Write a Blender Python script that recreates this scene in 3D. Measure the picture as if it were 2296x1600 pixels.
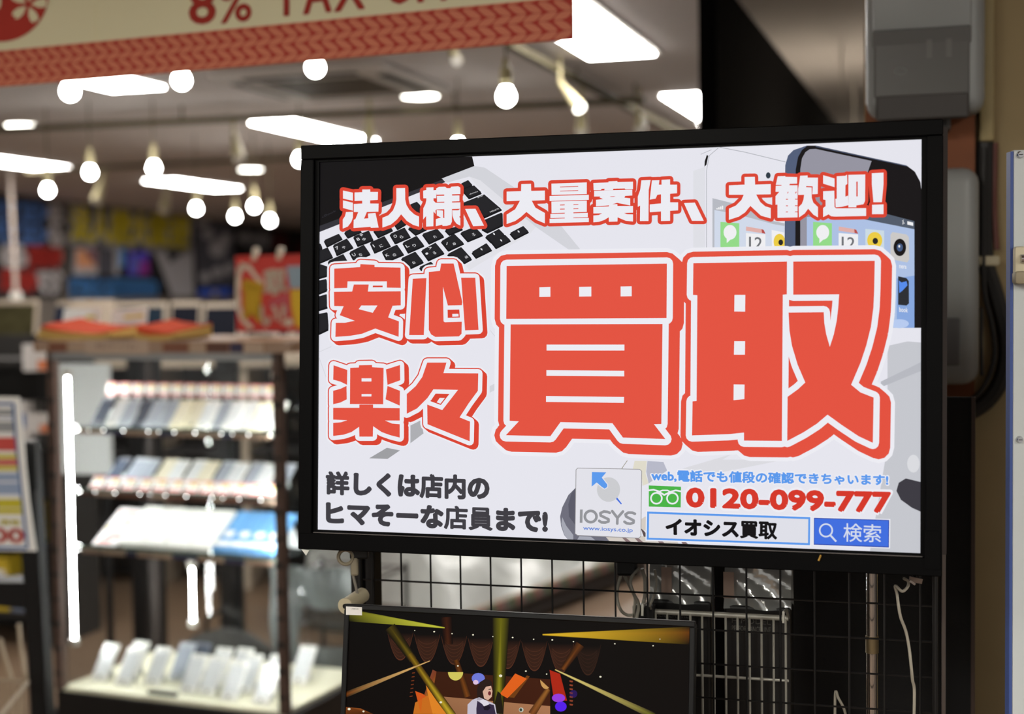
import bpy, bmesh, math, random
from mathutils import Vector as V, Matrix

scene = bpy.context.scene
for _o in list(bpy.data.objects):
    bpy.data.objects.remove(_o)

# ------------------------------------------------------------------ camera
FPX = 3233.0
CAM = V((0, 0, 1.62))
PITCH, ROLL = math.radians(2.6), 0.013
_f = V((0, math.cos(PITCH), -math.sin(PITCH)))
_u0 = V((0, math.sin(PITCH), math.cos(PITCH)))
_r0 = V((1, 0, 0))
RGT = _r0 * math.cos(ROLL) - _u0 * math.sin(ROLL)
UPV = _u0 * math.cos(ROLL) + _r0 * math.sin(ROLL)
FWD = _f
cam = bpy.data.cameras.new('camera')
cam.sensor_width = 36
cam.lens = FPX / 2296 * 36
cam.clip_end = 100
cam.dof.use_dof = True
cam.dof.focus_distance = 2.06
cam.dof.aperture_fstop = 2.5
cam.dof.aperture_blades = 0
cam_o = bpy.data.objects.new('camera', cam)
scene.collection.objects.link(cam_o)
cam_o.matrix_world = Matrix((
    (RGT.x, UPV.x, -FWD.x, CAM.x), (RGT.y, UPV.y, -FWD.y, CAM.y),
    (RGT.z, UPV.z, -FWD.z, CAM.z), (0, 0, 0, 1)))
scene.camera = cam_o

# ------------------------------------------------------------------ light
world = bpy.data.worlds.new('world')
scene.world = world
world.use_nodes = True
world.node_tree.nodes['Background'].inputs[0].default_value = (0.74, 0.71, 0.67, 1)
world.node_tree.nodes['Background'].inputs[1].default_value = 0.8
scene.view_settings.view_transform = 'Standard'
scene.view_settings.look = 'None'
scene.view_settings.exposure = 0.0
scene.view_settings.gamma = 1.0
scene.view_settings.use_curve_mapping = False
PANEL_E, BULB_E, LED_E, DOWN_E, AISLE_E = 38.0, 45.0, 190.0, 18.0, 62.0

# ------------------------------------------------------------------ geometry of the view
def ray(x, y):
    return FWD + RGT * ((x - 1148) / FPX) + UPV * ((800 - y) / FPX)
def atd(x, y, d):
    return CAM + ray(x, y) * d
def onz(x, y, z):
    d = ray(x, y)
    return CAM + d * ((z - CAM.z) / d.z)
def onplane(x, y, p, n):
    d = ray(x, y)
    return CAM + d * ((p - CAM).dot(n) / d.dot(n))
def head(deg):
    a = math.radians(deg)
    return V((math.sin(a), math.cos(a), 0)), V((math.cos(a), -math.sin(a), 0))   # depth axis, right axis
def frame(o, X, Y, Z):
    return Matrix(((X.x, Y.x, Z.x, o.x), (X.y, Y.y, Z.y, o.y), (X.z, Y.z, Z.z, o.z), (0, 0, 0, 1)))
def hframe(o, deg):
    A, B = head(deg)
    return frame(o, B, A, V((0, 0, 1)))

# ------------------------------------------------------------------ materials
def lin(c):
    return tuple((v / 255 / 12.92) if v / 255 <= 0.04045 else ((v / 255 + 0.055) / 1.055) ** 2.4 for v in c)
MATS = {}
def mat(name, c, rough=0.5, metal=0.0, emit=0.0, spec=0.4, noise=0.0, nscale=20.0, bump=0.0, trans=0.0):
    """c is an sRGB triple 0..255; noise mottles the colour, bump adds fine relief"""
    if name in MATS:
        return MATS[name]
    m = bpy.data.materials.new(name)
    m.use_nodes = True
    nt = m.node_tree
    b = nt.nodes['Principled BSDF']
    col = lin(c)
    b.inputs['Base Color'].default_value = (*col, 1)
    b.inputs['Roughness'].default_value = rough
    b.inputs['Metallic'].default_value = metal
    b.inputs['Specular IOR Level'].default_value = spec
    if trans:
        b.inputs['Transmission Weight'].default_value = trans
    if emit:
        b.inputs['Base Color'].default_value = (*[v * 0.04 for v in col], 1)
        b.inputs['Emission Color'].default_value = (*col, 1)
        b.inputs['Emission Strength'].default_value = emit
    if noise or bump:
        tc = nt.nodes.new('ShaderNodeTexCoord')
        nz = nt.nodes.new('ShaderNodeTexNoise')
        nz.inputs['Scale'].default_value = nscale
        nz.inputs['Detail'].default_value = 4
        nt.links.new(tc.outputs['Object'], nz.inputs['Vector'])
        if noise:
            mx = nt.nodes.new('ShaderNodeMix')
            mx.data_type = 'RGBA'
            mx.inputs[6].default_value = (*[v * (1 - noise) for v in col], 1)
            mx.inputs[7].default_value = (*[min(1, v * (1 + noise)) for v in col], 1)
            nt.links.new(nz.outputs['Fac'], mx.inputs[0])
            nt.links.new(mx.outputs[2], b.inputs['Base Color'])
        if bump:
            bp = nt.nodes.new('ShaderNodeBump')
            bp.inputs['Strength'].default_value = bump
            bp.inputs['Distance'].default_value = 0.01
            nt.links.new(nz.outputs['Fac'], bp.inputs['Height'])
            nt.links.new(bp.outputs[0], b.inputs['Normal'])
    MATS[name] = m
    return m
def lamp_mat(name, c, e):
    if name in MATS:
        return MATS[name]
    m = bpy.data.materials.new(name)
    m.use_nodes = True
    nt = m.node_tree
    nt.nodes.clear()
    em = nt.nodes.new('ShaderNodeEmission')
    em.inputs[0].default_value = (*lin(c), 1)
    em.inputs[1].default_value = e
    out = nt.nodes.new('ShaderNodeOutputMaterial')
    nt.links.new(em.outputs[0], out.inputs[0])
    MATS[name] = m
    return m
def glass_mat(name, tint=(245, 250, 250), refl=0.06, rough=0.02, opac=0.0):
    if name in MATS:
        return MATS[name]
    m = bpy.data.materials.new(name)
    m.use_nodes = True
    nt = m.node_tree
    nt.nodes.clear()
    t = nt.nodes.new('ShaderNodeBsdfTransparent'); t.inputs[0].default_value = (*lin(tint), 1)
    g = nt.nodes.new('ShaderNodeBsdfGlossy'); g.inputs['Roughness'].default_value = rough
    mx = nt.nodes.new('ShaderNodeMixShader'); mx.inputs[0].default_value = refl
    nt.links.new(t.outputs[0], mx.inputs[1]); nt.links.new(g.outputs[0], mx.inputs[2])
    last = mx
    if opac:
        d = nt.nodes.new('ShaderNodeBsdfDiffuse'); d.inputs[0].default_value = (0.85, 0.87, 0.88, 1)
        m2 = nt.nodes.new('ShaderNodeMixShader'); m2.inputs[0].default_value = opac
        nt.links.new(mx.outputs[0], m2.inputs[1]); nt.links.new(d.outputs[0], m2.inputs[2])
        last = m2
    out = nt.nodes.new('ShaderNodeOutputMaterial')
    nt.links.new(last.outputs[0], out.inputs[0])
    MATS[name] = m
    return m
def vcol_mat(name, e):
    m = bpy.data.materials.new(name)
    m.use_nodes = True
    nt = m.node_tree
    b = nt.nodes['Principled BSDF']
    at = nt.nodes.new('ShaderNodeVertexColor'); at.layer_name = 'Col'
    b.inputs['Base Color'].default_value = (0.0, 0.0, 0.0, 1)
    b.inputs['Roughness'].default_value = 0.35
    b.inputs['Specular IOR Level'].default_value = 0.06
    nt.links.new(at.outputs[0], b.inputs['Emission Color'])
    b.inputs['Emission Strength'].default_value = e
    return m

# ------------------------------------------------------------------ mesh builder
class MB:
    def __init__(self):
        self.v, self.f, self.m, self.c = [], [], [], []
        self.mi = 0
    def face(self, pts, cols=None):
        n = len(self.v)
        self.v += [tuple(p) for p in pts]
        self.f.append(list(range(n, n + len(pts))))
        self.m.append(self.mi)
        self.c.append(cols)
        return self
    def raw(self, vs, fs):
        n = len(self.v)
        self.v += [tuple(p) for p in vs]
        for f in fs:
            self.f.append([i + n for i in f]); self.m.append(self.mi); self.c.append(None)
        return self
    def box(self, c, s, R=None):
        c = V(c); h = V(s) * 0.5
        vs = []
        for dx in (-1, 1):
            for dy in (-1, 1):
                for dz in (-1, 1):
                    p = V((dx * h.x, dy * h.y, dz * h.z))
                    if R is not None:
                        p = R @ p
                    vs.append(c + p)
        return self.raw(vs, [(0, 1, 3, 2), (4, 6, 7, 5), (0, 4, 5, 1), (2, 3, 7, 6), (0, 2, 6, 4), (1, 5, 7, 3)])
    def rbox(self, c, s, r, seg=2, R=None):
        bm = bmesh.new()
        bmesh.ops.create_cube(bm, size=1)
        for v in bm.verts:
            v.co = V((v.co.x * s[0], v.co.y * s[1], v.co.z * s[2]))
        bmesh.ops.bevel(bm, geom=list(bm.edges), offset=r, segments=seg, profile=0.5, affect='EDGES')
        bm.verts.index_update()
        vs = [((R @ v.co) if R is not None else v.co) + V(c) for v in bm.verts]
        fs = [[v.index for v in f.verts] for f in bm.faces]
        bm.free()
        return self.raw(vs, fs)
    def cyl(self, p0, p1, r0, r1=None, n=12, caps=True):
        p0, p1 = V(p0), V(p1)
        r1 = r0 if r1 is None else r1
        d = (p1 - p0).normalized()
        a = d.orthogonal().normalized(); b = d.cross(a)
        vs = []
        for p, r in ((p0, r0), (p1, r1)):
            for i in range(n):
                t = 2 * math.pi * i / n
                vs.append(p + (a * math.cos(t) + b * math.sin(t)) * r)
        fs = [(i, (i + 1) % n, n + (i + 1) % n, n + i) for i in range(n)]
        if caps:
            fs += [tuple(range(n - 1, -1, -1)), tuple(range(n, 2 * n))]
        return self.raw(vs, fs)
    def tube(self, pts, r, n=8):
        pts = [V(p) for p in pts]
        rings = []
        prev = None
        for i, p in enumerate(pts):
            d = (pts[min(i + 1, len(pts) - 1)] - pts[max(i - 1, 0)]).normalized()
            if prev is None:
                a = d.orthogonal().normalized()
            else:
                a = (prev - d * prev.dot(d)).normalized()
            prev = a
            b = d.cross(a)
            rings.append([p + (a * math.cos(2 * math.pi * k / n) + b * math.sin(2 * math.pi * k / n)) * r for k in range(n)])
        vs = [q for ring in rings for q in ring]
        fs = []
        for i in range(len(pts) - 1):
            for k in range(n):
                fs.append((i * n + k, i * n + (k + 1) % n, (i + 1) * n + (k + 1) % n, (i + 1) * n + k))
        fs += [tuple(range(n - 1, -1, -1)), tuple(range((len(pts) - 1) * n, len(pts) * n))]
        return self.raw(vs, fs)
    def lathe(self, prof, c=(0, 0, 0), n=20):
        c = V(c)
        vs = []
        for r, z in prof:
            for k in range(n):
                t = 2 * math.pi * k / n
                vs.append(c + V((r * math.cos(t), r * math.sin(t), z)))
        fs = []
        for i in range(len(prof) - 1):
            for k in range(n):
                fs.append((i * n + k, i * n + (k + 1) % n, (i + 1) * n + (k + 1) % n, (i + 1) * n + k))
        return self.raw(vs, fs)
    def prism(self, poly, d):
        """poly: list of 3D points (one flat outline), d: extrusion vector"""
        n = len(poly); d = V(d)
        vs = [V(p) for p in poly] + [V(p) + d for p in poly]
        fs = [tuple(range(n)), tuple(range(2 * n - 1, n - 1, -1))]
        fs += [(i, n + i, n + (i + 1) % n, (i + 1) % n) for i in range(n)]
        return self.raw(vs, fs)
    def build(self, name, mats, parent=None, smooth=False, inv=None):
        if not isinstance(mats, (list, tuple)):
            mats = [mats]
        vs = self.v if inv is None else [tuple(inv @ V(p)) for p in self.v]
        me = bpy.data.meshes.new(name)
        me.from_pydata(vs, [], self.f)
        for m in mats:
            me.materials.append(m)
        if len(mats) > 1:
            me.polygons.foreach_set('material_index', self.m)
        if any(c is not None for c in self.c):
            ca = me.color_attributes.new('Col', 'FLOAT_COLOR', 'CORNER')
            li = 0
            for p, cols in zip(me.polygons, self.c):
                for k in range(p.loop_total):
                    ca.data[p.loop_start + k].color = (*cols[k], 1) if cols else (0, 0, 0, 1)
        if smooth:
            me.polygons.foreach_set('use_smooth', [True] * len(me.polygons))
            me.update()
            try:
                me.set_sharp_from_angle(angle=math.radians(40))
            except Exception:
                pass
        me.validate()
        o = bpy.data.objects.new(name, me)
        scene.collection.objects.link(o)
        if parent is not None:
            o.parent = parent
        return o

def tag(o, label, cat, group=None):
    o['label'] = label
    o['category'] = cat
    if group:
        o['group'] = group
    return o
def thing(name, label, cat, M, group=None):
    o = bpy.data.objects.new(name, None)
    o.empty_display_size = 0.05
    scene.collection.objects.link(o)
    o.matrix_world = M
    return tag(o, label, cat, group)
def struct(o):
    o['kind'] = 'structure'
    return o
KIDS = {}
def copy_tree(o, parent=None):
    c = o.copy()
    scene.collection.objects.link(c)
    if parent is not None:
        c.parent = parent
    for ch in list(o.children):
        copy_tree(ch, c)
    return c
def dup(o, M, label=None, group=None):
    c = copy_tree(o)
    c.matrix_world = M
    if label:
        c['label'] = label
    if group:
        c['group'] = group
    return c

# ------------------------------------------------------------------ lettering
_TXT = {}
def text_mesh(s, bold=0.0):
    """outline of a string as flat triangles, x right, y up"""
    k = (s, bold)
    if k in _TXT:
        return _TXT[k]
    cu = bpy.data.curves.new('lettering', 'FONT')
    cu.body = s
    cu.fill_mode = 'FRONT'
    cu.resolution_u = 3
    cu.offset = bold
    o = bpy.data.objects.new('lettering', cu)
    scene.collection.objects.link(o)
    dg = bpy.context.evaluated_depsgraph_get()
    dg.update()
    me = bpy.data.meshes.new_from_object(o.evaluated_get(dg))
    vs = [(v.co.x, v.co.y) for v in me.vertices]
    fs = [list(p.vertices) for p in me.polygons]
    bpy.data.objects.remove(o)
    bpy.data.curves.remove(cu)
    bpy.data.meshes.remove(me)
    _TXT[k] = (vs, fs)
    return vs, fs
def text_in_quad(s, quad, bold=0.0):
    """text stretched into a 2D quad TL, TR, BR, BL; returns 2D verts and faces"""
    vs, fs = text_mesh(s, bold)
    if not vs:
        return [], []
    x0 = min(v[0] for v in vs); x1 = max(v[0] for v in vs)
    y0 = min(v[1] for v in vs); y1 = max(v[1] for v in vs)
    TL, TR, BR, BL = [V((q[0], q[1])) for q in quad]
    out = []
    for x, y in vs:
        u = (x - x0) / max(x1 - x0, 1e-6); w = (y1 - y) / max(y1 - y0, 1e-6)
        out.append((TL * (1 - u) + TR * u) * (1 - w) + (BL * (1 - u) + BR * u) * w)
    return out, fs

class Print:
    """flat print on a surface: 2D photo coordinates -> points on that surface via fn(x, y, layer)"""
    def __init__(self, fn):
        self.fn = fn
        self.mb = MB()
        self.mats = []
    def use(self, m):
        if m not in self.mats:
            self.mats.append(m)
        self.mb.mi = self.mats.index(m)
        return self
    def poly(self, pts, m, L, cols=None):
        self.use(m)
        self.mb.face([self.fn(x, y, L) for x, y in pts], cols)
    def ell(self, cx, cy, rx, ry, m, L, n=24, a0=0, a1=360, cols=None):
        self.poly([(cx + rx * math.cos(math.radians(a0 + (a1 - a0) * i / n)), cy + ry * math.sin(math.radians(a0 + (a1 - a0) * i / n)))
                   for i in range(n if a1 - a0 == 360 else n + 1)], m, L)
    def line(self, pts, w, m, L, closed=False, join=True):
        self.use(m)
        P = list(pts) + ([pts[0]] if closed else [])
        for (ax, ay), (bx, by) in zip(P[:-1], P[1:]):
            d = math.hypot(bx - ax, by - ay)
            if d < 1e-6:
                continue
            nx, ny = -(by - ay) / d * w / 2, (bx - ax) / d * w / 2
            self.mb.face([self.fn(ax + nx, ay + ny, L), self.fn(bx + nx, by + ny, L), self.fn(bx - nx, by - ny, L), self.fn(ax - nx, ay - ny, L)])
        if join:
            for ax, ay in P:
                self.ell(ax, ay, w / 2, w / 2, m, L, 12)
    def grow(self, pts, r, m, L, dx=0, dy=0):
        q = [(x + dx, y + dy) for x, y in pts]
        self.poly(q, m, L)
        self.line(q, 2 * r, m, L, closed=True)
    def text(self, s, quad, m, L, bold=0.0, w=0.0, kanji=0.0):
        """w: extra stroke width in 2D units (kanji: the same for ideographs of a full-width string)"""
        self.use(m)
        vs, fs = text_in_quad(s, quad, bold)
        self.mb.raw([self.fn(p[0], p[1], L) for p in vs], fs)
        if w:
            src, _ = text_mesh(s, bold)
            cnt = {}
            for f in fs:
                for i in range(len(f)):
                    e = (min(f[i], f[i - 1]), max(f[i], f[i - 1]))
                    cnt[e] = cnt.get(e, 0) + 1
            for (i, j), c in cnt.items():
                if c == 1:
                    ww = w
                    if kanji:
                        k = min(len(s) - 1, int(src[i][0] / 1.0))
                        if ord(s[k]) > 0x4e00:
                            ww = kanji
                    a, b = vs[i], vs[j]
                    self.line([(a[0], a[1]), (b[0], b[1])], ww, m, L, join=False)
                    self.ell(a[0], a[1], ww / 2, ww / 2, m, L, 6)
    def ring(self, cx, cy, r, w, m, L, n=24):
        self.line([(cx + r * math.cos(2 * math.pi * i / n), cy + r * math.sin(2 * math.pi * i / n)) for i in range(n)], w, m, L, closed=True, join=False)
    def build(self, name, parent, inv=None):
        return self.mb.build(name, self.mats, parent, inv=inv)
def zm(x0, y0, s):
    return lambda pts: [(x0 + x / s, y0 + y / s) for x, y in pts]
def ink(name, c, e=1.0):
    return mat('ink_' + name, c, 0.5, emit=e * 0.93, spec=0.05)
def rrect(x0, y0, x1, y1, r, n=5):
    out = []
    for cx, cy, a in ((x1 - r, y0 + r, -90), (x1 - r, y1 - r, 0), (x0 + r, y1 - r, 90), (x0 + r, y0 + r, 180)):
        for i in range(n + 1):
            t = math.radians(a + 90 * i / n)
            out.append((cx + r * math.cos(t), cy + r * math.sin(t)))
    return out

STORE = 17.5
A, B = head(STORE)
Z = V((0, 0, 1))
rnd = random.Random(7)

# ================================================================== the setting
CEIL = 2.65
m_floor = mat('floor_vinyl', (104, 84, 66), 0.45, noise=0.18, nscale=6)
m_ceil = mat('ceiling_board', (198, 190, 188), 0.85, noise=0.03, nscale=3)
m_black = mat('black_paint', (14, 13, 14), 0.45, spec=0.3)
m_tan = mat('tan_render', (150, 132, 98), 0.8, noise=0.08, nscale=9, bump=0.15)
struct(MB().box((0, 10, -0.05), (26, 34, 0.1)).build('floor', m_floor))
struct(MB().box((0, 12.2, CEIL + 0.05), (26, 29.6, 0.1)).build('ceiling', m_ceil))
# poster wall: from the ceiling line (0,432)-(670,515)
W0, W1 = onz(0, 432, CEIL), onz(670, 515, CEIL)
WD = (W1 - W0); WD.z = 0; WD.normalize()
WN = V((WD.y, -WD.x, 0))                      # faces right, into the shop
m_wall = mat('shop_wall', (120, 112, 104), 0.8, noise=0.04, nscale=3)
a0, a1 = W0 - WD * 12, W1 + WD * 4
wl = MB().prism([(a0.x, a0.y, 0), (a1.x, a1.y, 0), (a1.x, a1.y, CEIL), (a0.x, a0.y, CEIL)], -WN * 0.15)
struct(wl.build('wall_left', m_wall))
struct(MB().box((0, 26.9, CEIL / 2), (26, 0.2, CEIL)).build('wall_back', m_wall))
# black partition right of the shop front, running back along the shop axis
base = onz(1870, 270, CEIL); base.z = 0         # its ceiling line runs through (1620,0)-(1870,270)
n0 = atd(1578, 250, 4.75); n0.z = 0
near = base - A * (base - n0).dot(A)
t = MB()
t.prism([near, near + A * 9, near + A * 9 + Z * CEIL, near + Z * CEIL], -B * 0.06)
struct(t.build('wall_partition', mat('partition_black', (7, 6, 7), 0.9, spec=0.05)))
PART = near
struct(MB().box((9.0, 14, CEIL / 2), (0.2, 24, CEIL)).build('wall_right', mat('aisle_wall', (70, 62, 56), 0.8)))

# ================================================================== the light box sign
OUT = [(677, 326), (2119, 266), (2112, 1293), (668, 1230)]
def rect_pose(c, d0):
    """depths of a rectangle's corners from its outline (parallelogram condition)"""
    r = [ray(*p) for p in c]
    M3 = Matrix((r[1], -r[2], r[3])).transposed()
    s = M3.inverted() @ r[0]                   # r0 = s1 r1 - s2 r2 + s3 r3
    P = [r[0] * d0, r[1] * s[0] * d0, r[2] * s[1] * d0, r[3] * s[2] * d0]
    return [CAM + p for p in P]
SP = rect_pose(OUT, 2.15)
SX = (SP[1] - SP[0]).normalized()
SZ = (SP[0] - SP[3]); SZ = (SZ - SX * SZ.dot(SX)).normalized()
SY = SZ.cross(SX)
SW, SH = (SP[1] - SP[0]).length, (SP[0] - SP[3]).length
SM = frame(SP[3], SX, SY, SZ)
SI = SM.inverted()
sign = thing('light_box_sign', 'backlit shop sign in a black frame with huge red characters on white', 'sign', SM)
m_frame = mat('sign_frame_black', (2, 2, 3), 0.45, spec=0.07)
m_frame2 = mat('rivet_and_highlight_metal', (96, 92, 90), 0.35, metal=0.6)
FW = 0.021
FACE = 0.010                                   # panel face behind the front of the frame
for nm, c, s in (('frame_rail', (SW / 2, 0.012, SH - FW / 2), (SW, 0.024, FW)), ('frame_rail', (SW / 2, 0.012, FW / 2 + 0.002), (SW, 0.024, FW + 0.004)),
                 ('frame_stile', (FW / 2, 0.012, SH / 2), (FW, 0.024, SH - 2 * FW)), ('frame_stile', (SW - FW / 2, 0.012, SH / 2), (FW, 0.024, SH - 2 * FW))):
    MB().rbox(c, s, 0.0012, 1).build(nm, m_frame, sign)
def S(x, y, yy=0.0):
    p = SI @ onplane(x, y, SM @ V((0, yy, 0)), SY)
    return p
# inner lip between the rails and the panel
IN = [S(*p, yy=FACE - 0.001) for p in [(716, 362), (2068, 318), (2062, 1245), (712, 1188)]]
lipx0, lipx1 = IN[0].x, IN[1].x
lipz0, lipz1 = IN[3].z, IN[0].z
yl = FACE - 0.0035
for c, s in ((((FW + lipx0) / 2, yl + 0.006, SH / 2), (lipx0 - FW + 0.002, 0.012, SH - 2 * FW + 0.002)),
             (((SW - FW + lipx1) / 2, yl + 0.006, SH / 2), (SW - FW - lipx1 + 0.002, 0.012, SH - 2 * FW + 0.002)),
             ((SW / 2, yl + 0.006, (SH - FW + lipz1) / 2), (lipx1 - lipx0, 0.012, SH - FW - lipz1 + 0.002)),
             ((SW / 2, yl + 0.006, (FW + lipz0) / 2 + 0.001), (lipx1 - lipx0, 0.012, lipz0 - FW))):
    MB().box(c, s).build('inner_lip', m_frame, sign)
MB().box((SW / 2, 0.0005, FW + 0.0045), (SW - 0.05, 0.003, 0.0012)).build('edge_highlight', m_frame2, sign)  # lighter strip stands in for the highlight along the frame's lower step
cas = MB()
cas.box((SW / 2, 0.074, SH / 2), (SW - 0.004, 0.10, SH - 0.004))
cas.build('casing', m_frame, sign)
MB().box((SW + 0.003, 0.085, SH / 2 + 0.01), (0.006, 0.10, SH - 0.03)).build('side_cover', mat('side_cover_brown', (58, 50, 48), 0.5), sign)
MB().box((SW - 0.012, -0.0015, 0.035), (0.020, 0.003, 0.05)).build('corner_bracket', m_frame, sign)
sc = MB(); sc.cyl(S(1836, 1256) + V((0, -0.003, 0)), S(1841, 1243) + V((0, -0.003, 0)), 0.0016)
sc.build('brass_pin', mat('brass', (190, 150, 70), 0.35, metal=0.8), sign)
for px_, py_ in ((1768, 1276), (1832, 1284), (1895, 1288), (1950, 1290), (2008, 1293), (1350, 1263), (1400, 1266)):
    p = S(px_, py_); MB().box((p.x, 0.03, 0.0), (0.006, 0.008, 0.003)).build('rivet', m_frame2, sign)
W_ = ink('sign_white', (233, 233, 242))
panel = MB().box(((lipx0 + lipx1) / 2, FACE + 0.003, (lipz0 + lipz1) / 2), (lipx1 - lipx0 + 0.006, 0.006, lipz1 - lipz0 + 0.006)).build('panel', W_, sign)
def SF(x, y, L):
    yy = FACE - 0.00012 * (L + 1)
    p = S(x, y, yy)
    return V((min(max(p.x, lipx0 - 0.001), lipx1 + 0.001), yy, min(max(p.z, lipz0 - 0.001), lipz1 + 0.001)))
RED = ink('sign_red', (231, 84, 66)); RED2 = ink('outline_red', (222, 70, 52))
WHT = ink('print_white', (240, 240, 247)); GRY = ink('print_dark_grey', (66, 64, 70))

# ---- background pictures: laptop
z3 = zm(680, 300, 4.028); H4 = zm(710, 420, 8.888); K5 = zm(900, 380, 6.667); Z6 = zm(700, 560, 3.405)
P = Print(SF)
LG = ink('laptop_grey', (214, 215, 222)); LG2 = ink('laptop_grey_light', (228, 228, 235)); KB = ink('key_black', (34, 34, 38)); KB2 = ink('key_side', (20, 20, 24)); SCR = ink('laptop_screen', (19, 17, 19)); BZ = ink('bezel_grey', (52, 51, 58))
P.poly(z3([(130, 205), (1525, 205), (1545, 290), (1250, 403), (1285, 435), (130, 890)]), BZ, 1)
P.poly(z3([(130, 205), (1525, 205), (1545, 290), (1250, 403), (1262, 410), (130, 835)]), SCR, 2)
P.poly(z3([(1250, 403), (1545, 290), (1640, 305), (1900, 480), (2320, 820), (2500, 1040), (2420, 1060), (2100, 840), (1600, 420), (1500, 385), (1300, 440)]), LG, 1)
P.poly(z3([(1500, 385), (1600, 420), (2100, 840), (2050, 900), (1500, 1230), (1470, 1190), (2000, 850), (1560, 460)]), LG2, 1)
keys = [H4(k) for k in (
    [(145, 1070), (455, 935), (515, 1020), (200, 1180)], [(325, 1160), (610, 1025), (735, 1195), (400, 1355)], [(730, 990), (1050, 865), (1135, 1045), (815, 1170)],
    [(555, 905), (680, 840), (900, 880), (620, 1000)], [(1060, 1110), (1360, 975), (1480, 1165), (1150, 1305)], [(1455, 940), (1760, 805), (1875, 985), (1560, 1120)],
    [(1130, 870), (1480, 790), (1520, 850), (1220, 995)], [(650, 1300), (950, 1150), (1075, 1330), (740, 1470)], [(1300, 1285), (1610, 1145), (1745, 1335), (1400, 1480)],
    [(1710, 1110), (2000, 970), (2150, 1160), (1820, 1305)], [(30, 1275), (225, 1205), (325, 1390), (30, 1520)], [(225, 1480), (545, 1335), (640, 1500), (240, 1600)],
    [(1680, 1420), (1970, 1285), (2135, 1490), (1880, 1610)], [(1550, 740), (1690, 655), (1780, 730), (1610, 830)], [(20, 1130), (70, 1140), (105, 1210), (20, 1260)])]
keys += [K5(k) for k in (
    [(310, 970), (540, 890), (640, 1000), (410, 1110)], [(590, 1080), (790, 960), (940, 1105), (700, 1215)], [(295, 1215), (515, 1095), (645, 1250), (400, 1360)],
    [(880, 950), (1100, 860), (1220, 980), (990, 1075)], [(650, 910), (900, 850), (915, 890), (710, 975)], [(1255, 1010), (1465, 895), (1545, 975), (1335, 1090)],
    [(1335, 1080), (1560, 985), (1635, 1060), (1410, 1175)], [(1620, 960), (1830, 850), (1905, 930), (1690, 1040)], [(1050, 1245), (1280, 1105), (1355, 1200), (1110, 1320)],
    [(680, 1270), (890, 1160), (1055, 1340), (950, 1400)], [(850, 520), (1240, 365), (1515, 600), (1240, 725)], [(1235, 760), (1515, 640), (1520, 830), (1280, 945), (1200, 900)],
    [(905, 310), (1090, 245), (1200, 350), (1010, 430)], [(895, 220), (1000, 170), (1060, 240), (930, 290)], [(130, 530), (230, 490), (280, 540), (270, 660), (200, 640)],
    [(100, 880), (320, 880), (380, 890), (210, 975)], [(270, 1470), (450, 1390), (480, 1420), (300, 1510)])]
keys += [Z6(k) for k in ([(40, 105), (115, 130), (110, 200), (40, 220)], [(40, 240), (108, 225), (115, 310), (40, 340)], [(40, 360), (112, 340), (120, 440), (40, 465)], [(40, 490), (115, 475), (125, 610), (40, 650)])]
for k in keys:
    cx = sum(p[0] for p in k) / len(k); cy = sum(p[1] for p in k) / len(k)
    k2 = [(cx + (x - cx) * 0.92, cy + (y - cy) * 0.92 + 1.5) for x, y in k]
    P.poly(k2, KB2, 3); P.line(k2, 3.5, KB2, 3, closed=True)
    k3 = [(cx + (x - cx) * 0.86, cy + (y - cy) * 0.86 - 1.5) for x, y in k]
    P.poly(k3, KB, 4); P.line(k3, 3, KB, 4, closed=True)
KL = ink('key_legend', (225, 225, 230))
def kt(s, tr, cx, cy, w, h, ang=-24):
    a = math.radians(ang)
    q = []
    for dx, dy in ((-1, -1), (1, -1), (1, 1), (-1, 1)):
        x, y = dx * w / 2, dy * h / 2
        q.append((cx + x * math.cos(a) - y * math.sin(a) + 0.25 * y, cy + x * math.sin(a) + y * math.cos(a)))
    P.text(s, tr(q), KL, 5, 0.01)
for s, x, y in (('O', 1565, 972), ('ら', 1690, 985), ('I', 1135, 1165), ('に', 1285, 1162), ('U', 742, 1340), ('な', 875, 1338), ('K', 1405, 1348), ('の', 1550, 1345), ('L', 1808, 1163),
                ('り', 1945, 1155), ('7', 408, 1205), ('や', 540, 1195), ('8', 825, 1030), ('ゆ', 945, 1030), ('゛', 890, 945)):
    kt(s, H4, x, y, 62 if s != 'I' else 18, 55)
for s, x, y in (('れ', 500, 1002), ('め', 790, 1108), ('/', 682, 1105), ('る', 495, 1245), ('ろ', 1080, 970), ('.', 380, 1255), ('>', 430, 1168), ('ね', 185, 1390), ('shift', 970, 1305), ('♦', 1385, 962), ('♦', 1492, 1058), ('♦', 1752, 925), ('♦', 1197, 1190)):
    kt(s, K5, x, y, 44 if s != '♦' else 26, 40 if s not in './' else 30)
P.text('return', K5([(1315, 625), (1445, 572), (1460, 592), (1330, 645)]), KL, 5)
P.text('enter', K5([(1135, 415), (1220, 380), (1228, 392), (1143, 427)]), KL, 5)
P.text('delete', K5([(1015, 362), (1140, 315), (1148, 330), (1023, 377)]), KL, 5)
P.text('cBook', H4([(100, 570), (380, 440), (390, 480), (110, 610)]), BZ, 5)
P.poly(Z6([(570, 1510), (670, 1530), (575, 1595), (435, 1590)]), ink('bar_grey', (160, 161, 165)), 1)
P.poly(Z6([(750, 1340), (830, 1300), (850, 1400), (750, 1475)]), ink('bar_grey2', (176, 177, 182)), 1)
P.line(Z6([(50, 780), (145, 738)]), 1.2, LG, 1); P.line(Z6([(45, 800), (110, 980)]), 1.2, LG, 1)
P.line(Z6([(1360, 615), (1420, 690)]), 1.2, LG, 1); P.poly(Z6([(1355, 1040), (1430, 1000), (1430, 1050), (1355, 1090)]), LG, 1)
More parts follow.
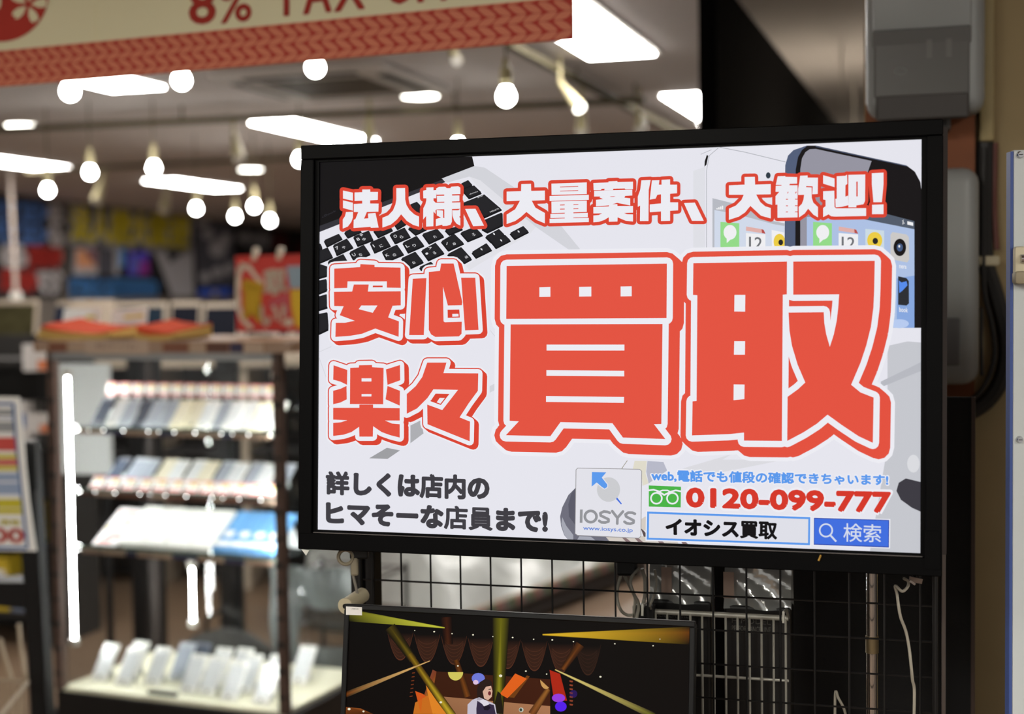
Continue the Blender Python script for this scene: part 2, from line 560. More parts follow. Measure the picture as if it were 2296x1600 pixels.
P.build('laptop_picture', sign)

# ---- background pictures: two smartphones
P = Print(SF); z5 = zm(1520, 280, 3.2)
SB = ink('scr_blue', (176, 196, 232)); SB2 = ink('scr_blue_deep', (138, 170, 226)); ST = ink('status_bar', (84, 94, 110)); GR = ink('icon_green', (150, 222, 140)); PK = ink('icon_pink', (228, 178, 172)); YE = ink('icon_yellow', (240, 208, 70)); DK = ink('icon_dark', (40, 38, 36)); G1 = ink('phone_pale', (226, 227, 234)); G2 = ink('phone_line', (170, 172, 180))
LI = ink('phone_lilac', (152, 151, 164)); BL_ = ink('phone_blue_edge', (84, 96, 124)); BK = ink('phone_black', (24, 21, 23)); IW = ink('icon_white', (243, 243, 246)); TXG = ink('icon_text_grey', (110, 112, 118))
P.poly(z5([(110, 330), (195, 300), (195, 885), (110, 885)]), G1, 1)
P.line(z5([(205, 880), (205, 330), (225, 220), (290, 165)]), 1.2, G2, 2); P.line(z5([(300, 160), (480, 195), (770, 265)]), 1.4, G2, 2); P.line(z5([(165, 210), (240, 178)]), 1.0, G2, 2)
P.poly(z5([(208, 214), (218, 222), (205, 285), (190, 300), (192, 260)]), BK, 2)
P.ell(*z5([(648, 362)])[0], 5.2, 7, ink('lens', (46, 58, 70)), 3)
P.poly(z5([(248, 525), (420, 568), (690, 690), (765, 705), (765, 890), (248, 890)]), ink('scr_frame', (186, 189, 198)), 1)
P.poly(z5([(262, 610), (420, 640), (690, 712), (765, 725), (765, 890), (262, 890)]), ink('scr_pale', (212, 221, 238)), 2)
for k, h in enumerate((8, 14, 20, 26)):
    P.poly(z5([(276 + 13 * k, 604 - h), (286 + 13 * k, 605 - h), (286 + 13 * k, 606), (276 + 13 * k, 605)]), IW, 3)
def icons(ox):
    P.poly(z5([(305 + ox, 695), (440 + ox, 705), (440 + ox, 890), (305 + ox, 890)]), GR, 3)
    P.ell(*z5([(374 + ox, 770)])[0], 14.5, 16.5, IW, 4); P.poly(z5([(350 + ox, 800), (385 + ox, 815), (350 + ox, 848)]), IW, 4)
    P.poly(z5([(488 + ox, 775), (628 + ox, 785), (628 + ox, 890), (488 + ox, 890)]), IW, 3)
    P.poly(z5([(490 + ox, 728), (608 + ox, 748), (628 + ox, 780), (488 + ox, 758)]), PK, 4)
    P.poly(z5([(600 + ox, 748), (615 + ox, 752), (628 + ox, 780), (603 + ox, 775)]), ink('icon_red', (186, 80, 76)), 5)
    P.text('12', z5([(510 + ox, 800), (605 + ox, 806), (605 + ox, 890), (510 + ox, 884)]), TXG, 5, 0.01)
icons(0)
P.poly(z5([(672, 752), (765, 772), (765, 890), (675, 890)]), IW, 3); P.ell(*z5([(728, 838)])[0], 13, 18, YE, 4); P.ell(*z5([(738, 842)])[0], 5.2, 6.5, DK, 5)
# black phone
P.poly(z5([(765, 890), (770, 290), (790, 220), (830, 180), (930, 146), (890, 200), (850, 300), (845, 890)]), BL_, 6)
P.poly(z5([(842, 890), (845, 320), (862, 230), (890, 180), (930, 148), (990, 148), (1640, 290), (1700, 335), (1740, 410), (1750, 490), (1750, 1455), (1300, 1455)]), BK, 7)
P.poly(z5([(878, 890), (878, 320), (890, 240), (915, 195), (945, 174), (990, 172), (1390, 258), (1355, 360), (925, 690), (925, 890)]), LI, 8)
P.line(z5([(990, 154), (1640, 294)]), 1.4, BL_, 8)
P.poly(z5([(925, 660), (1370, 640), (1505, 646), (1697, 692), (1697, 1455), (925, 1455)]), SB, 9)
P.poly(z5([(1570, 1100), (1697, 1080), (1697, 1455), (1570, 1455)]), SB2, 10)
P.poly(z5([(1300, 640), (1505, 640), (1697, 690), (1697, 748), (1300, 670)]), ST, 10)
P.poly(z5([(1646, 690), (1688, 700), (1688, 724), (1646, 714)]), IW, 11); P.line(z5([(1610, 685), (1625, 705), (1612, 712), (1618, 680)]), 0.9, IW, 11)
P.use(SB)
_old = P.fn
P.fn = lambda x, y, L: _old(x, y, L + 8)
icons(665)
P.poly(z5([(1345, 745), (1480, 758), (1480, 890), (1345, 890)]), ink('icon_sky', (206, 222, 232)), 3); P.ell(*z5([(1412, 828)])[0], 17, 19, YE, 4); P.ell(*z5([(1416, 832)])[0], 6, 7, DK, 5)
P.poly(z5([(1540, 768), (1640, 785), (1657, 805), (1660, 965), (1645, 986), (1540, 965), (1525, 945), (1525, 785)]), ink('icon_silver', (206, 204, 202)), 3)
P.ell(*z5([(1592, 878)])[0], 14, 19.5, BK, 4); P.ell(*z5([(1592, 878)])[0], 7, 9, ink('lens_blue', (70, 92, 132)), 5); P.ell(*z5([(1588, 870)])[0], 2, 3, IW, 6)
P.text('nera', z5([(1588, 1004), (1640, 1010), (1640, 1032), (1588, 1028)]), IW, 4, 0.012)
P.poly(z5([(1580, 1085), (1640, 1098), (1657, 1120), (1658, 1280), (1640, 1295), (1580, 1290)]), ink('icon_slate', (44, 46, 52)), 3)
P.poly(z5([(1585, 1115), (1605, 1130), (1640, 1120), (1647, 1150), (1610, 1190), (1588, 1205)]), ink('icon_blue', (88, 142, 240)), 4)
P.text('book', z5([(1588, 1305), (1650, 1312), (1650, 1345), (1588, 1340)]), IW, 4, 0.012)
P.ell(*z5([(1590, 1425)])[0], 21, 10, ink('icon_cloud', (186, 206, 244)), 3)
P.build('smartphone_picture', sign)

# ---- background shading of other products
P = Print(SF)
c0 = ink('shade_grey', (200, 202, 209)); c1 = ink('shade_grey2', (186, 188, 196))
P.poly([(1990, 775), (2035, 765), (2070, 768), (2070, 1246), (1950, 1243), (1990, 1000)], c0, 1)
P.poly([(1975, 855), (2070, 810), (2070, 830), (1975, 868)], c1, 2)
P.ell(2048, 1039, 14, 20, ink('pale_oval', (222, 223, 228)), 3)
P.poly([(2031, 1072), (2070, 1081), (2070, 1148), (2045, 1138), (2020, 1120), (2010, 1100), (2015, 1082)], ink('dark_oval', (62, 60, 68)), 3)
L8 = zm(1240, 1020, 7.273)
P.poly(L8([(370, 530), (250, 650), (150, 850), (115, 1000), (130, 1150), (180, 1300), (260, 1420), (940, 1450), (860, 1330), (600, 1200)]), ink('coil', (112, 112, 126)), 1)
P.poly(L8([(150, 1010), (215, 1150), (330, 1300), (330, 1440), (260, 1415), (180, 1290), (135, 1120)]), ink('coil_light', (168, 170, 182)), 2)
P.poly(L8([(370, 530), (300, 620), (250, 800), (260, 1000), (370, 1150)]), ink('coil_dark', (92, 92, 106)), 2)
P.poly(L8([(430, 1320), (620, 1330), (720, 1445), (380, 1440)]), ink('coil_light', (168, 170, 182)), 2)
P.poly(L8([(860, 1330), (1380, 1340), (1900, 1200), (2050, 1450), (920, 1450)]), ink('cream_band', (214, 206, 198)), 1)
for x in (1120, 1320, 1660, 2040):
    P.poly(L8([(x, 1340), (x + 60, 1340), (x + 180, 1500), (x + 90, 1500)]), ink('brown_band', (138, 116, 118)), 2)
P.poly(L8([(1430, 1050), (1500, 1000), (1800, 1000), (1830, 1060), (1640, 1280), (1420, 1200)]), ink('cream_band', (214, 206, 198)), 1)
P.poly(L8([(1430, 1190), (1480, 1230), (1560, 1330), (1480, 1330)]), ink('brown_dark', (92, 78, 80)), 2)
P.poly(L8([(1330, 92), (1530, 95), (1510, 300), (1560, 460), (1460, 500), (1440, 260), (1300, 230)]), ink('cream', (226, 222, 206)), 1)
P.poly(L8([(1540, 95), (1800, 110), (1860, 250), (1560, 460), (1520, 270)]), ink('lens_shade', (186, 188, 204)), 2)
P.line(L8([(1210, 90), (1150, 175), (1115, 230)]), 1.3, ink('olive_line', (150, 142, 120)), 2)
P.poly([(1620, 1030), (1640, 1018), (1530, 1050), (1600, 1062), (1760, 1030)], ink('pale_band', (222, 222, 228)), 1)
P.build('product_picture', sign)

# ---- the big red characters
Z7 = zm(1080, 540, 2.343)
big = [Z7(k) for k in (
    [(131, 131), (973, 119), (971, 405), (129, 409)],
    [(152, 438), (950, 436), (944, 961), (905, 962), (965, 1040), (742, 1032), (687, 957), (414, 951), (361, 1025), (127, 1020), (195, 947), (147, 944)],
    [(1112, 117), (1604, 108), (1603, 280), (1582, 282), (1577, 1050), (1378, 1048), (1378, 1006), (1300, 1014), (1105, 1021), (1108, 842), (1129, 840), (1133, 285), (1110, 283)],
    [(1637, 108), (2065, 104), (2062, 260), (2058, 350), (2045, 450), (2020, 550), (1990, 640), (1941, 755), (1990, 795), (2059, 822), (2055, 1060), (1980, 1025), (1890, 965), (1817, 912),
     (1760, 960), (1690, 1005), (1605, 1050), (1607, 818), (1660, 780), (1700, 743), (1660, 650), (1630, 550), (1617, 470), (1612, 376), (1797, 374), (1800, 430), (1810, 490), (1829, 556),
     (1850, 490), (1865, 420), (1873, 350), (1878, 280), (1637, 282)])]
holes = [Z7(k) for k in ([(303, 243), (361, 241), (361, 293), (303, 294)], [(512, 241), (576, 240), (576, 291), (512, 292)], [(730, 239), (788, 238), (788, 290), (730, 291)],
    [(341, 544), (750, 544), (750, 575), (341, 575)], [(340, 678), (749, 682), (749, 711), (340, 708)], [(338, 814), (748, 819), (747, 850), (338, 845)],
    [(1328, 283), (1385, 283), (1384, 371), (1327, 370)], [(1327, 526), (1384, 526), (1383, 597), (1325, 597)], [(1324, 753), (1381, 754), (1380, 830), (1323, 836)])]
P = Print(SF)
for k in big:
    for i in range(5):
        P.grow(k, 35, WHT, 18, 13 * i / 4, 11 * i / 4)
    for i in range(5):
        P.grow(k, 26, RED, 19, 13 * i / 4, 11 * i / 4)
    P.grow(k, 14, WHT, 20)
    P.poly(k, RED, 21)
for k in holes:
    P.poly(k, WHT, 22)
P.poly(Z7([(1048, 470), (1064, 462), (1062, 790), (1046, 806)]), WHT, 20)
P.build('large_red_characters', sign)
mid = [Z6(k) for k in (
    [(168, 143), (366, 131), (368, 108), (476, 114), (476, 131), (674, 135), (676, 290), (570, 288), (570, 240), (270, 240), (268, 290), (168, 293)],
    [(318, 264), (432, 264), (425, 318), (676, 316), (676, 423), (614, 426), (580, 515), (662, 545), (660, 663), (482, 600), (380, 640), (290, 656), (177, 664), (180, 556), (250, 556), (325, 541), (210, 498), (240, 430), (168, 428), (166, 320), (305, 318)],
    [(768, 220), (872, 215), (852, 650), (740, 650)],
    [(890, 168), (975, 160), (985, 104), (1080, 104), (1146, 398), (1142, 422), (1036, 424), (998, 280), (1003, 545), (1012, 552), (1142, 548), (1140, 640), (1120, 660), (940, 664), (908, 645), (890, 610)],
    [(1137, 212), (1245, 212), (1270, 610), (1167, 614)],
    [(290, 900), (356, 897), (358, 880), (456, 878), (458, 895), (545, 900), (542, 1178), (288, 1176)],
    [(163, 880), (268, 916), (266, 1030), (215, 1005), (160, 990)], [(160, 1075), (215, 1060), (262, 1038), (264, 1140), (215, 1165), (160, 1178)],
    [(563, 912), (670, 878), (672, 995), (575, 1030)], [(575, 1038), (670, 1075), (668, 1188), (560, 1140)],
    [(160, 1205), (360, 1205), (360, 1180), (465, 1180), (465, 1205), (668, 1208), (668, 1302), (555, 1302), (610, 1325), (668, 1330), (668, 1432), (600, 1415), (530, 1390), (465, 1345), (463, 1425), (360, 1425), (358, 1350), (300, 1390), (240, 1410), (160, 1420), (160, 1320), (220, 1315), (268, 1300), (160, 1295)],
    [(878, 860), (1025, 860), (1002, 940), (1268, 942), (1265, 1075), (1195, 1170), (1125, 1278), (1205, 1310), (1202, 1460), (880, 1330), (878, 1180), (993, 1222), (1113, 1068), (925, 1064), (880, 1130), (800, 1210), (722, 1250), (722, 1100), (790, 1040), (840, 970)])]
P = Print(SF)
for k in mid:
    for i in range(4):
        P.grow(k, 16, WHT, 11, 7 * i / 3, 6 * i / 3)
    for i in range(4):
        P.grow(k, 12, RED2, 12, 8 * i / 3, 7 * i / 3)
    P.grow(k, 9.5, WHT, 13)
    P.poly(k, RED, 14)
for k in ([(375, 424), (498, 424), (462, 480), (355, 452)], [(377, 980), (452, 980), (452, 1004), (377, 1004)], [(377, 1100), (452, 1100), (452, 1118), (377, 1118)]):
    P.poly(Z6(k), WHT, 15)
P.build('red_characters', sign)

# ---- headline
Z4 = zm(1100, 330, 4.1745); H2 = zm(930, 400, 13.333); H3 = zm(1220, 390, 8.831); H1 = zm(1720, 370, 8.2); P6 = zm(1550, 320, 6.4)
hd = [H4(k) for k in ([(525, 62), (722, 105), (722, 265), (525, 222)], [(525, 258), (722, 305), (722, 462), (525, 410)], [(585, 490), (725, 485), (722, 600), (690, 690), (620, 780), (520, 820), (520, 640), (565, 570)],
    [(755, 100), (908, 95), (908, 42), (1068, 40), (1068, 90), (1222, 90), (1218, 248), (1065, 258), (1065, 320), (1235, 322), (1230, 482), (1000, 490), (945, 622), (1030, 615), (1022, 520), (1172, 508), (1235, 800), (1078, 805), (1076, 785), (735, 808), (738, 650), (775, 625), (830, 490), (740, 490), (740, 330), (908, 320), (908, 265), (755, 270)],
    [(1588, 15), (1762, 12), (1765, 240), (1790, 350), (1850, 450), (1950, 540), (2040, 580), (2040, 780), (1930, 750), (1800, 670), (1683, 535), (1600, 640), (1480, 740), (1310, 800), (1310, 605), (1430, 555), (1520, 460), (1570, 340), (1588, 240)])]
hd += [H2(k) for k in ([(345, 270), (560, 262), (560, 355), (650, 345), (640, 590), (560, 590), (560, 660), (620, 720), (650, 735), (650, 930), (620, 950), (625, 1060), (560, 985), (555, 1425), (340, 1435), (340, 1120), (250, 1225), (255, 890), (320, 760), (345, 650), (345, 590), (255, 590), (250, 365), (345, 345)],
    [(880, 300), (1115, 300), (1110, 1290), (1070, 1380), (960, 1415), (830, 1418), (820, 1380), (885, 1340)],
    [(640, 300), (720, 250), (910, 245), (960, 290), (1060, 290), (1090, 245), (1300, 232), (1362, 270), (1362, 465), (650, 485)], [(660, 520), (1335, 505), (1335, 680), (665, 700)], [(640, 725), (1362, 712), (1362, 905), (640, 925)],
    [(655, 940), (845, 960), (850, 1180), (890, 1180), (885, 1400), (820, 1380), (630, 1425), (630, 1215), (785, 1165), (660, 1105)],
    [(1120, 950), (1300, 950), (1362, 900), (1362, 1120), (1325, 1145), (1362, 1180), (1362, 1410), (1250, 1350), (1180, 1260), (1130, 1120)],
    [(1505, 910), (1815, 905), (2070, 1410), (1745, 1425)])]
hd += [Z4(k) for k in ([(287, 345), (378, 342), (380, 408), (508, 405), (508, 495), (385, 500), (420, 565), (508, 615), (508, 712), (430, 680), (335, 605), (280, 655), (230, 690), (150, 718), (150, 630), (230, 580), (275, 500), (150, 505), (150, 415), (285, 410)],
    [(1412, 310), (1498, 306), (1480, 400), (1478, 690), (1398, 690), (1400, 545), (1378, 558), (1378, 460), (1400, 400)],
    [(1510, 310), (1580, 308), (1575, 350), (1600, 350), (1600, 305), (1680, 300), (1680, 350), (1745, 350), (1745, 430), (1680, 435), (1680, 515), (1755, 515), (1755, 590), (1680, 595), (1680, 688), (1595, 690), (1595, 600), (1490, 608), (1490, 535), (1595, 525), (1595, 440), (1560, 445), (1545, 480), (1490, 490), (1500, 400)],
    [(1810, 522), (1912, 518), (1995, 688), (1885, 688)])]
hd += [H3(k) for k in ([(145, 190), (845, 165), (845, 395), (148, 415)], [(108, 435), (885, 410), (885, 510), (108, 535)], [(145, 545), (845, 525), (845, 750), (148, 775)], [(125, 790), (865, 768), (865, 855), (125, 872)], [(108, 885), (885, 868), (885, 950), (108, 970)], [(408, 700), (580, 700), (580, 930), (408, 930)],
    [(975, 178), (1275, 165), (1275, 145), (1450, 138), (1452, 158), (1760, 150), (1760, 298), (1610, 302), (1595, 285), (1375, 290), (1360, 320), (1190, 322), (1200, 290), (1140, 292), (1125, 318), (980, 320)],
    [(990, 332), (1190, 325), (1745, 310), (1745, 425), (1605, 432), (1590, 468), (1705, 480), (1705, 622), (1445, 570), (1370, 592), (1275, 620), (1028, 640), (1028, 510), (1170, 495), (1100, 465), (1110, 445), (990, 445)],
    [(975, 655), (1280, 640), (1290, 600), (1450, 595), (1452, 632), (1760, 632), (1760, 765), (1585, 770), (1640, 795), (1760, 800), (1760, 940), (1620, 925), (1520, 885), (1455, 855), (1452, 940), (1282, 945), (1280, 855), (1200, 905), (1090, 945), (975, 955), (975, 820), (1080, 812), (1150, 778), (975, 780)])]
hd += [P6([(765, 490), (912, 488), (915, 600), (1140, 592), (1140, 738), (930, 742), (990, 850), (1060, 910), (1140, 935), (1140, 1085), (1000, 1045), (848, 905), (770, 1000), (680, 1060), (540, 1105), (540, 945), (640, 900), (720, 820), (752, 745), (540, 745), (540, 610), (765, 600)])]
hd += [H1(k) for k in ([(195, 205), (330, 200), (340, 215), (552, 220), (552, 340), (415, 345), (410, 370), (560, 370), (560, 960), (190, 968), (190, 725), (155, 730), (155, 570), (225, 490), (155, 492), (160, 380), (265, 378), (265, 364), (160, 362)],
    [(608, 195), (745, 190), (745, 230), (935, 230), (930, 530), (830, 535), (838, 390), (720, 385), (715, 405), (818, 410), (820, 600), (850, 690), (935, 770), (935, 960), (850, 910), (755, 800), (690, 890), (585, 962), (580, 770), (640, 710), (670, 630), (680, 545), (570, 548), (570, 430), (590, 330)],
    [(1030, 185), (1240, 245), (1240, 405), (1030, 340)],
    [(1030, 480), (1235, 470), (1240, 770), (1270, 795), (1820, 790), (1820, 935), (1240, 945), (1180, 940), (1130, 905), (1030, 955), (1030, 790), (1075, 755), (1075, 640), (1030, 630)],
    [(1280, 205), (1440, 195), (1470, 175), (1475, 345), (1440, 370), (1438, 580), (1490, 560), (1495, 735), (1380, 765), (1260, 775), (1255, 620), (1280, 615)],
    [(1495, 180), (1805, 172), (1800, 660), (1770, 720), (1640, 740), (1640, 775), (1495, 775)],
    [(1925, 150), (2140, 138), (2140, 350), (2110, 680), (1955, 682), (1925, 350)], [(1930, 730), (2140, 722), (2140, 900), (1930, 902)])]
hh = [H3(k) for k in ([(315, 250), (675, 238), (675, 250), (315, 263)], [(315, 332), (675, 320), (675, 332), (315, 344)], [(315, 606), (408, 603), (408, 618), (315, 621)], [(580, 600), (678, 597), (678, 610), (580, 613)],
    [(315, 687), (408, 685), (408, 700), (315, 702)], [(580, 681), (678, 679), (678, 692), (580, 694)], [(1300, 445), (1415, 438), (1380, 452), (1325, 455)])]
for y in (620, 740, 853):
    hh += [H1([(345, y), (385, y), (385, y + 15), (345, y + 15)]), H1([(512, y - 2), (560, y - 2), (560, y + 13), (512, y + 13)])]
hh += [H1([(370, 520), (380, 490), (392, 490), (385, 520)]), H1([(515, 520), (525, 490), (545, 490), (530, 520)]), H1([(1640, 305), (1665, 300), (1665, 575), (1640, 578)])]
P = Print(SF)
for k in hd:
    P.grow(k, 7.6, RED2, 23)
    P.poly(k, WHT, 24)
for k in hh:
    P.poly(k, RED2, 25)
P.build('headline_characters', sign)

# ---- lower lettering
z8 = zm(700, 1020, 3.959)
P = Print(SF)
P.text('詳しくは店内の', z8([(130, 148), (1562, 188), (1562, 392), (130, 342)]), GRY, 12, w=6.4, kanji=5.0)
P.text('ヒマそーな店員まで!', z8([(133, 416), (2080, 483), (2080, 685), (133, 607)]), GRY, 12, w=6.4, kanji=3.7)
P.build('dark_lettering', sign)
zb = zm(1230, 1010, 2.701)
BLU = ink('print_blue', (92, 156, 240)); BLD = ink('button_blue', (66, 112, 226)); GRN = ink('print_green', (76, 182, 72)); RD3 = ink('number_red', (216, 58, 44)); BKT = ink('print_black', (22, 20, 22))
P = Print(SF)
P.text('web,電話でも値段の確認できちゃいます!', zb([(622, 112), (2057, 143), (2057, 214), (622, 188)]), WHT, 12, w=6)
P.text('web,電話でも値段の確認できちゃいます!', zb([(625, 115), (2055, 146), (2055, 211), (625, 185)]), BLU, 13, w=2.2)
P.text('0120-099-777', zb([(834, 223), (2071, 249), (2071, 379), (834, 341)]), WHT, 12, w=12)
P.text('0120-099-777', zb([(840, 230), (2065, 256), (2065, 372), (840, 335)]), RD3, 13, w=6.5)
P.build('phone_number_lettering', sign)
P = Print(SF)
P.poly(zb([(607, 210), (802, 218), (800, 343), (607, 338)]), GRN, 13)
for cx in (653, 750):
    P.line(zb([(cx + 33 * math.cos(t * 0.3), 288 + 33 * math.sin(t * 0.3)) for t in range(21)]), 3.6, WHT, 14, closed=True)
P.line(zb([(608, 240), (635, 236), (665, 245), (700, 268)]), 3.6, WHT, 14); P.line(zb([(801, 246), (770, 240), (740, 248), (700, 268)]), 3.6, WHT, 14); P.line(zb([(655, 252), (690, 240), (720, 240), (750, 256)]), 3.0, WHT, 14)
P.build('freephone_emblem', sign)
P = Print(SF)
P.poly(zb([(590, 361), (1592, 396), (1590, 580), (587, 545)]), WHT, 12)
P.poly(zb([(597, 368), (1585, 402), (1583, 572), (594, 538)]), BLU, 13)
P.poly(zb([(609, 381), (1573, 414), (1571, 559), (607, 527)]), ink('box_white', (226, 227, 236)), 14)
P.text('イオシス買取', zb([(713, 415), (1382, 435), (1380, 535), (715, 508)]), BKT, 15, w=4.4, kanji=3.2)
P.poly(zb([(1602, 400), (2070, 414), (2068, 592), (1600, 575)]), WHT, 12)
P.poly(zb([(1607, 406), (2063, 419), (2061, 586), (1606, 569)]), ink('button_edge', (44, 72, 170)), 13)
P.poly(zb([(1611, 411), (2058, 423), (2057, 580), (1610, 564)]), BLD, 14)
PB_ = ink('button_white', (214, 222, 240))
P.line([zb([(1680 + 38 * math.cos(t * math.pi / 12), 482 + 38 * math.sin(t * math.pi / 12))])[0] for t in range(24)], 3.6, PB_, 15, closed=True)
P.line(zb([(1706, 511), (1742, 550)]), 4.2, PB_, 15, join=False)
P.text('検索', zb([(1785, 438), (2014, 447), (2014, 557), (1785, 551)]), PB_, 15, 0.006)
P.build('search_box', sign)
P = Print(SF)
card = L8([(405, 215), (1410, 235), (1440, 262), (1428, 1320), (1395, 1347), (400, 1302), (365, 1275), (380, 240)])
P.grow(card, 1.4, ink('card_edge', (150, 148, 150)), 16); P.poly(card, ink('card_white', (229, 229, 237)), 17)
P.ell(*L8([(905, 560)])[0], 26, 27.5, ink('logo_disc', (206, 207, 211)), 18, 36)
ar = [(635, 275), (868, 280), (795, 365), (885, 480), (882, 520), (840, 545), (800, 520), (712, 445), (630, 512)]
P.grow(L8(ar), 2, ink('card_white', (229, 229, 237)), 19); P.poly(L8(ar), BLU, 20)
P.poly(L8([(1045, 688), (1122, 790), (1110, 804), (1028, 715)]), BLD, 19)
LGY = ink('logo_grey', (150, 151, 156))
P.poly(L8([(440, 885), (484, 885), (479, 1102), (435, 1102)]), LGY, 18)
P.line([L8([(614 + 95 * math.cos(t * math.pi / 14), 1000 + 92 * math.sin(t * math.pi / 14))])[0] for t in range(28)], 6, LGY, 18, closed=True)
P.line(L8([(925, 940), (890, 925), (830, 917), (772, 945), (778, 985), (905, 1045), (905, 1080), (850, 1098), (790, 1095), (752, 1070)]), 6, LGY, 18)
P.line(L8([(965, 912), (1050, 1022), (1140, 918)]), 6, LGY, 18); P.line(L8([(1050, 1022), (1047, 1115)]), 6, LGY, 18)
P.line(L8([(1335, 955), (1290, 937), (1230, 935), (1182, 965), (1192, 1000), (1315, 1065), (1312, 1100), (1260, 1118), (1200, 1110), (1165, 1085)]), 6, LGY, 18)
P.text('www.iosys.co.jp', L8([(490, 1155), (1300, 1192), (1300, 1275), (490, 1238)]), ink('url_blue', (92, 132, 220)), 18, 0.012)
P.build('logo_card', sign)

# ================================================================== under the sign: mesh panel, monitor, rack, cables
m_wire = mat('black_wire', (12, 12, 13), 0.4, spec=0.4)
SA, SB_ = head(16.4)
# mesh panel plane: gravity vertical, parallel to the sign, 12 cm behind its front
mo = SM @ V((0.0, 0.13, 0.0))
def onmesh(x, y, d=0.0):
    return onplane(x, y, mo + SA * d, SA)
G0 = onmesh(760, 1300); G1 = onmesh(2080, 1300)
gx = lambda p: (p - G0).dot(SB_)
gm_w = (G1 - G0).dot(SB_)
GZ0, GZ1 = 0.55, 1.222
GM = hframe(V((G0.x, G0.y, 0)), 16.4)
GI = GM.inverted()
grid = thing('wire_mesh_panel', 'black wire mesh panel standing below the light box sign', 'mesh panel', GM)
pitch = 0.0485
x0 = (GI @ onmesh(900, 1300)).x
k0 = -3
zline = (GI @ onmesh(1000, 1308)).z
for k in range(-3, 18):
    x = x0 + pitch * k
    if 0.03 < x < gm_w:
        MB().cyl((x, 0, GZ0), (x, 0, GZ1), 0.0016, n=6).build('vertical_wire', m_wire, grid)
for k in range(-14, 4):
    z = zline + 0.0505 * k
    if GZ0 < z < GZ1:
        MB().cyl((0.03, 0.0034, z), (gm_w + 0.01, 0.0034, z), 0.0016, n=6).build('horizontal_wire', m_wire, grid)
for x in (0.035, gm_w + 0.01):
    MB().cyl((x, 0, 0.0), (x, 0, GZ1 + 0.004), 0.004, n=10).build('frame_wire', m_wire, grid)
# posts that carry the sign
m_post = mat('black_post', (13, 12, 13), 0.45, spec=0.3)
for (xa, xb, lab) in ((783, 838, 'pair of black square uprights left of the wire mesh panel'),):
    pa, pb = onmesh(xa, 1300, 0.03), onmesh(xb, 1300, 0.03)
    wdt = (pb - pa).dot(SB_)
    T = thing('sign_stand', 'twin black square uprights behind the left end of the sign', 'stand', hframe(V((pa.x, pa.y, 0)), 16.4))
    MB().rbox((wdt * 0.27, 0.02, 0.9), (wdt * 0.5, 0.035, 1.8), 0.003).build('upright', m_post, T)
    MB().rbox((wdt * 0.80, 0.02, 0.9), (wdt * 0.38, 0.035, 1.8), 0.003).build('upright', m_post, T)
    MB().rbox((wdt / 2, 0.13, 0.02), (0.30, 0.24, 0.04), 0.006).build('foot', m_post, T)
m_chrome = mat('chrome', (190, 190, 192), 0.12, metal=1.0)
pp = onmesh(1955, 1320, 0.07)
T = thing('chrome_pole', 'shiny chrome pole under the right half of the sign', 'pole', hframe(V((pp.x, pp.y, 0)), 16.4))
MB().cyl((0, 0, 0.01), (0, 0, 1.5), 0.0085, n=20).build('tube', m_chrome, T, smooth=True)
MB().cyl((0, 0, 1.085), (0, 0, 1.11), 0.0095, n=20).build('collar', mat('collar_bronze', (128, 112, 84), 0.4, metal=0.8), T, smooth=True)
MB().cyl((0, 0, 0), (0, 0, 0.012), 0.05, n=24).build('base', m_post, T, smooth=True)

# ---- monitor leaning back, below the sign
MTL = atd(772, 1353, 2.10)
mA, mB = head(16.0)
MX = mB
tl = math.radians(8.5)
MZ = (Z * math.cos(tl) + mA * math.sin(tl)).normalized()
MY = MZ.cross(MX)
mtr = onplane(1558, 1402, MTL, MY)
MWID = (mtr - MTL).dot(MX)
MHGT = MWID * 0.60
MM = frame(MTL - MZ * MHGT, MX, MY, MZ)
MI = MM.inverted()
mon = thing('monitor', 'black flat monitor showing a concert stage, leaning below the sign', 'monitor', MM)
m_mon = mat('monitor_black', (12, 12, 13), 0.3, spec=0.3)
bz = 0.0075
for c, s in (((MWID / 2, 0.006, MHGT - bz / 2), (MWID, 0.012, bz)), ((MWID / 2, 0.006, 0.012), (MWID, 0.012, 0.024))):
    MB().rbox(c, s, 0.001, 1).build('bezel', m_mon, mon)
for x in (bz / 2, MWID - bz / 2):
    MB().rbox((x, 0.006, MHGT / 2 + 0.008), (bz, 0.012, MHGT - bz - 0.024), 0.001, 1).build('bezel', m_mon, mon)
MB().rbox((MWID / 2, 0.024, MHGT / 2), (MWID - 0.004, 0.030, MHGT - 0.004), 0.006).build('back_shell', m_mon, mon)
MB().box((MWID / 2, 0.0065, MHGT / 2 + 0.008), (MWID - 2 * bz, 0.005, MHGT - bz - 0.024)).build('screen_panel', mat('screen_black', (5, 4, 5), 0.3, spec=0.06, emit=1.0), mon)
neck = MB()
neck.prism([(MWID / 2 - 0.05, 0.03, 0.10), (MWID / 2 + 0.05, 0.03, 0.10), (MWID / 2 + 0.05, 0.05, -0.25), (MWID / 2 - 0.05, 0.05, -0.25)], V((0, 0.02, 0.0)))
neck.build('stand_neck', m_mon, mon)
def MFn(x, y, L):
    yy = 0.004 - 0.0001 * (L + 1)
    p = MI @ onplane(x, y, MM @ V((0, yy, 0)), MY)
    return V((min(max(p.x, bz), MWID - bz), yy, min(max(p.z, 0.024), MHGT - bz)))
zs = zm(700, 1200, 2.296)
VC = vcol_mat('screen_picture', 1.0)
P = Print(MFn)
def gp(pts, cols, L):
    P.poly(zs(pts), VC, L, [lin(c) for c in cols])
BKC = (7, 5, 5)
gp([(150, 350), (1970, 450), (1970, 1300), (150, 1300)], [BKC, (12, 7, 5), (16, 11, 10), (16, 8, 5)], 0)
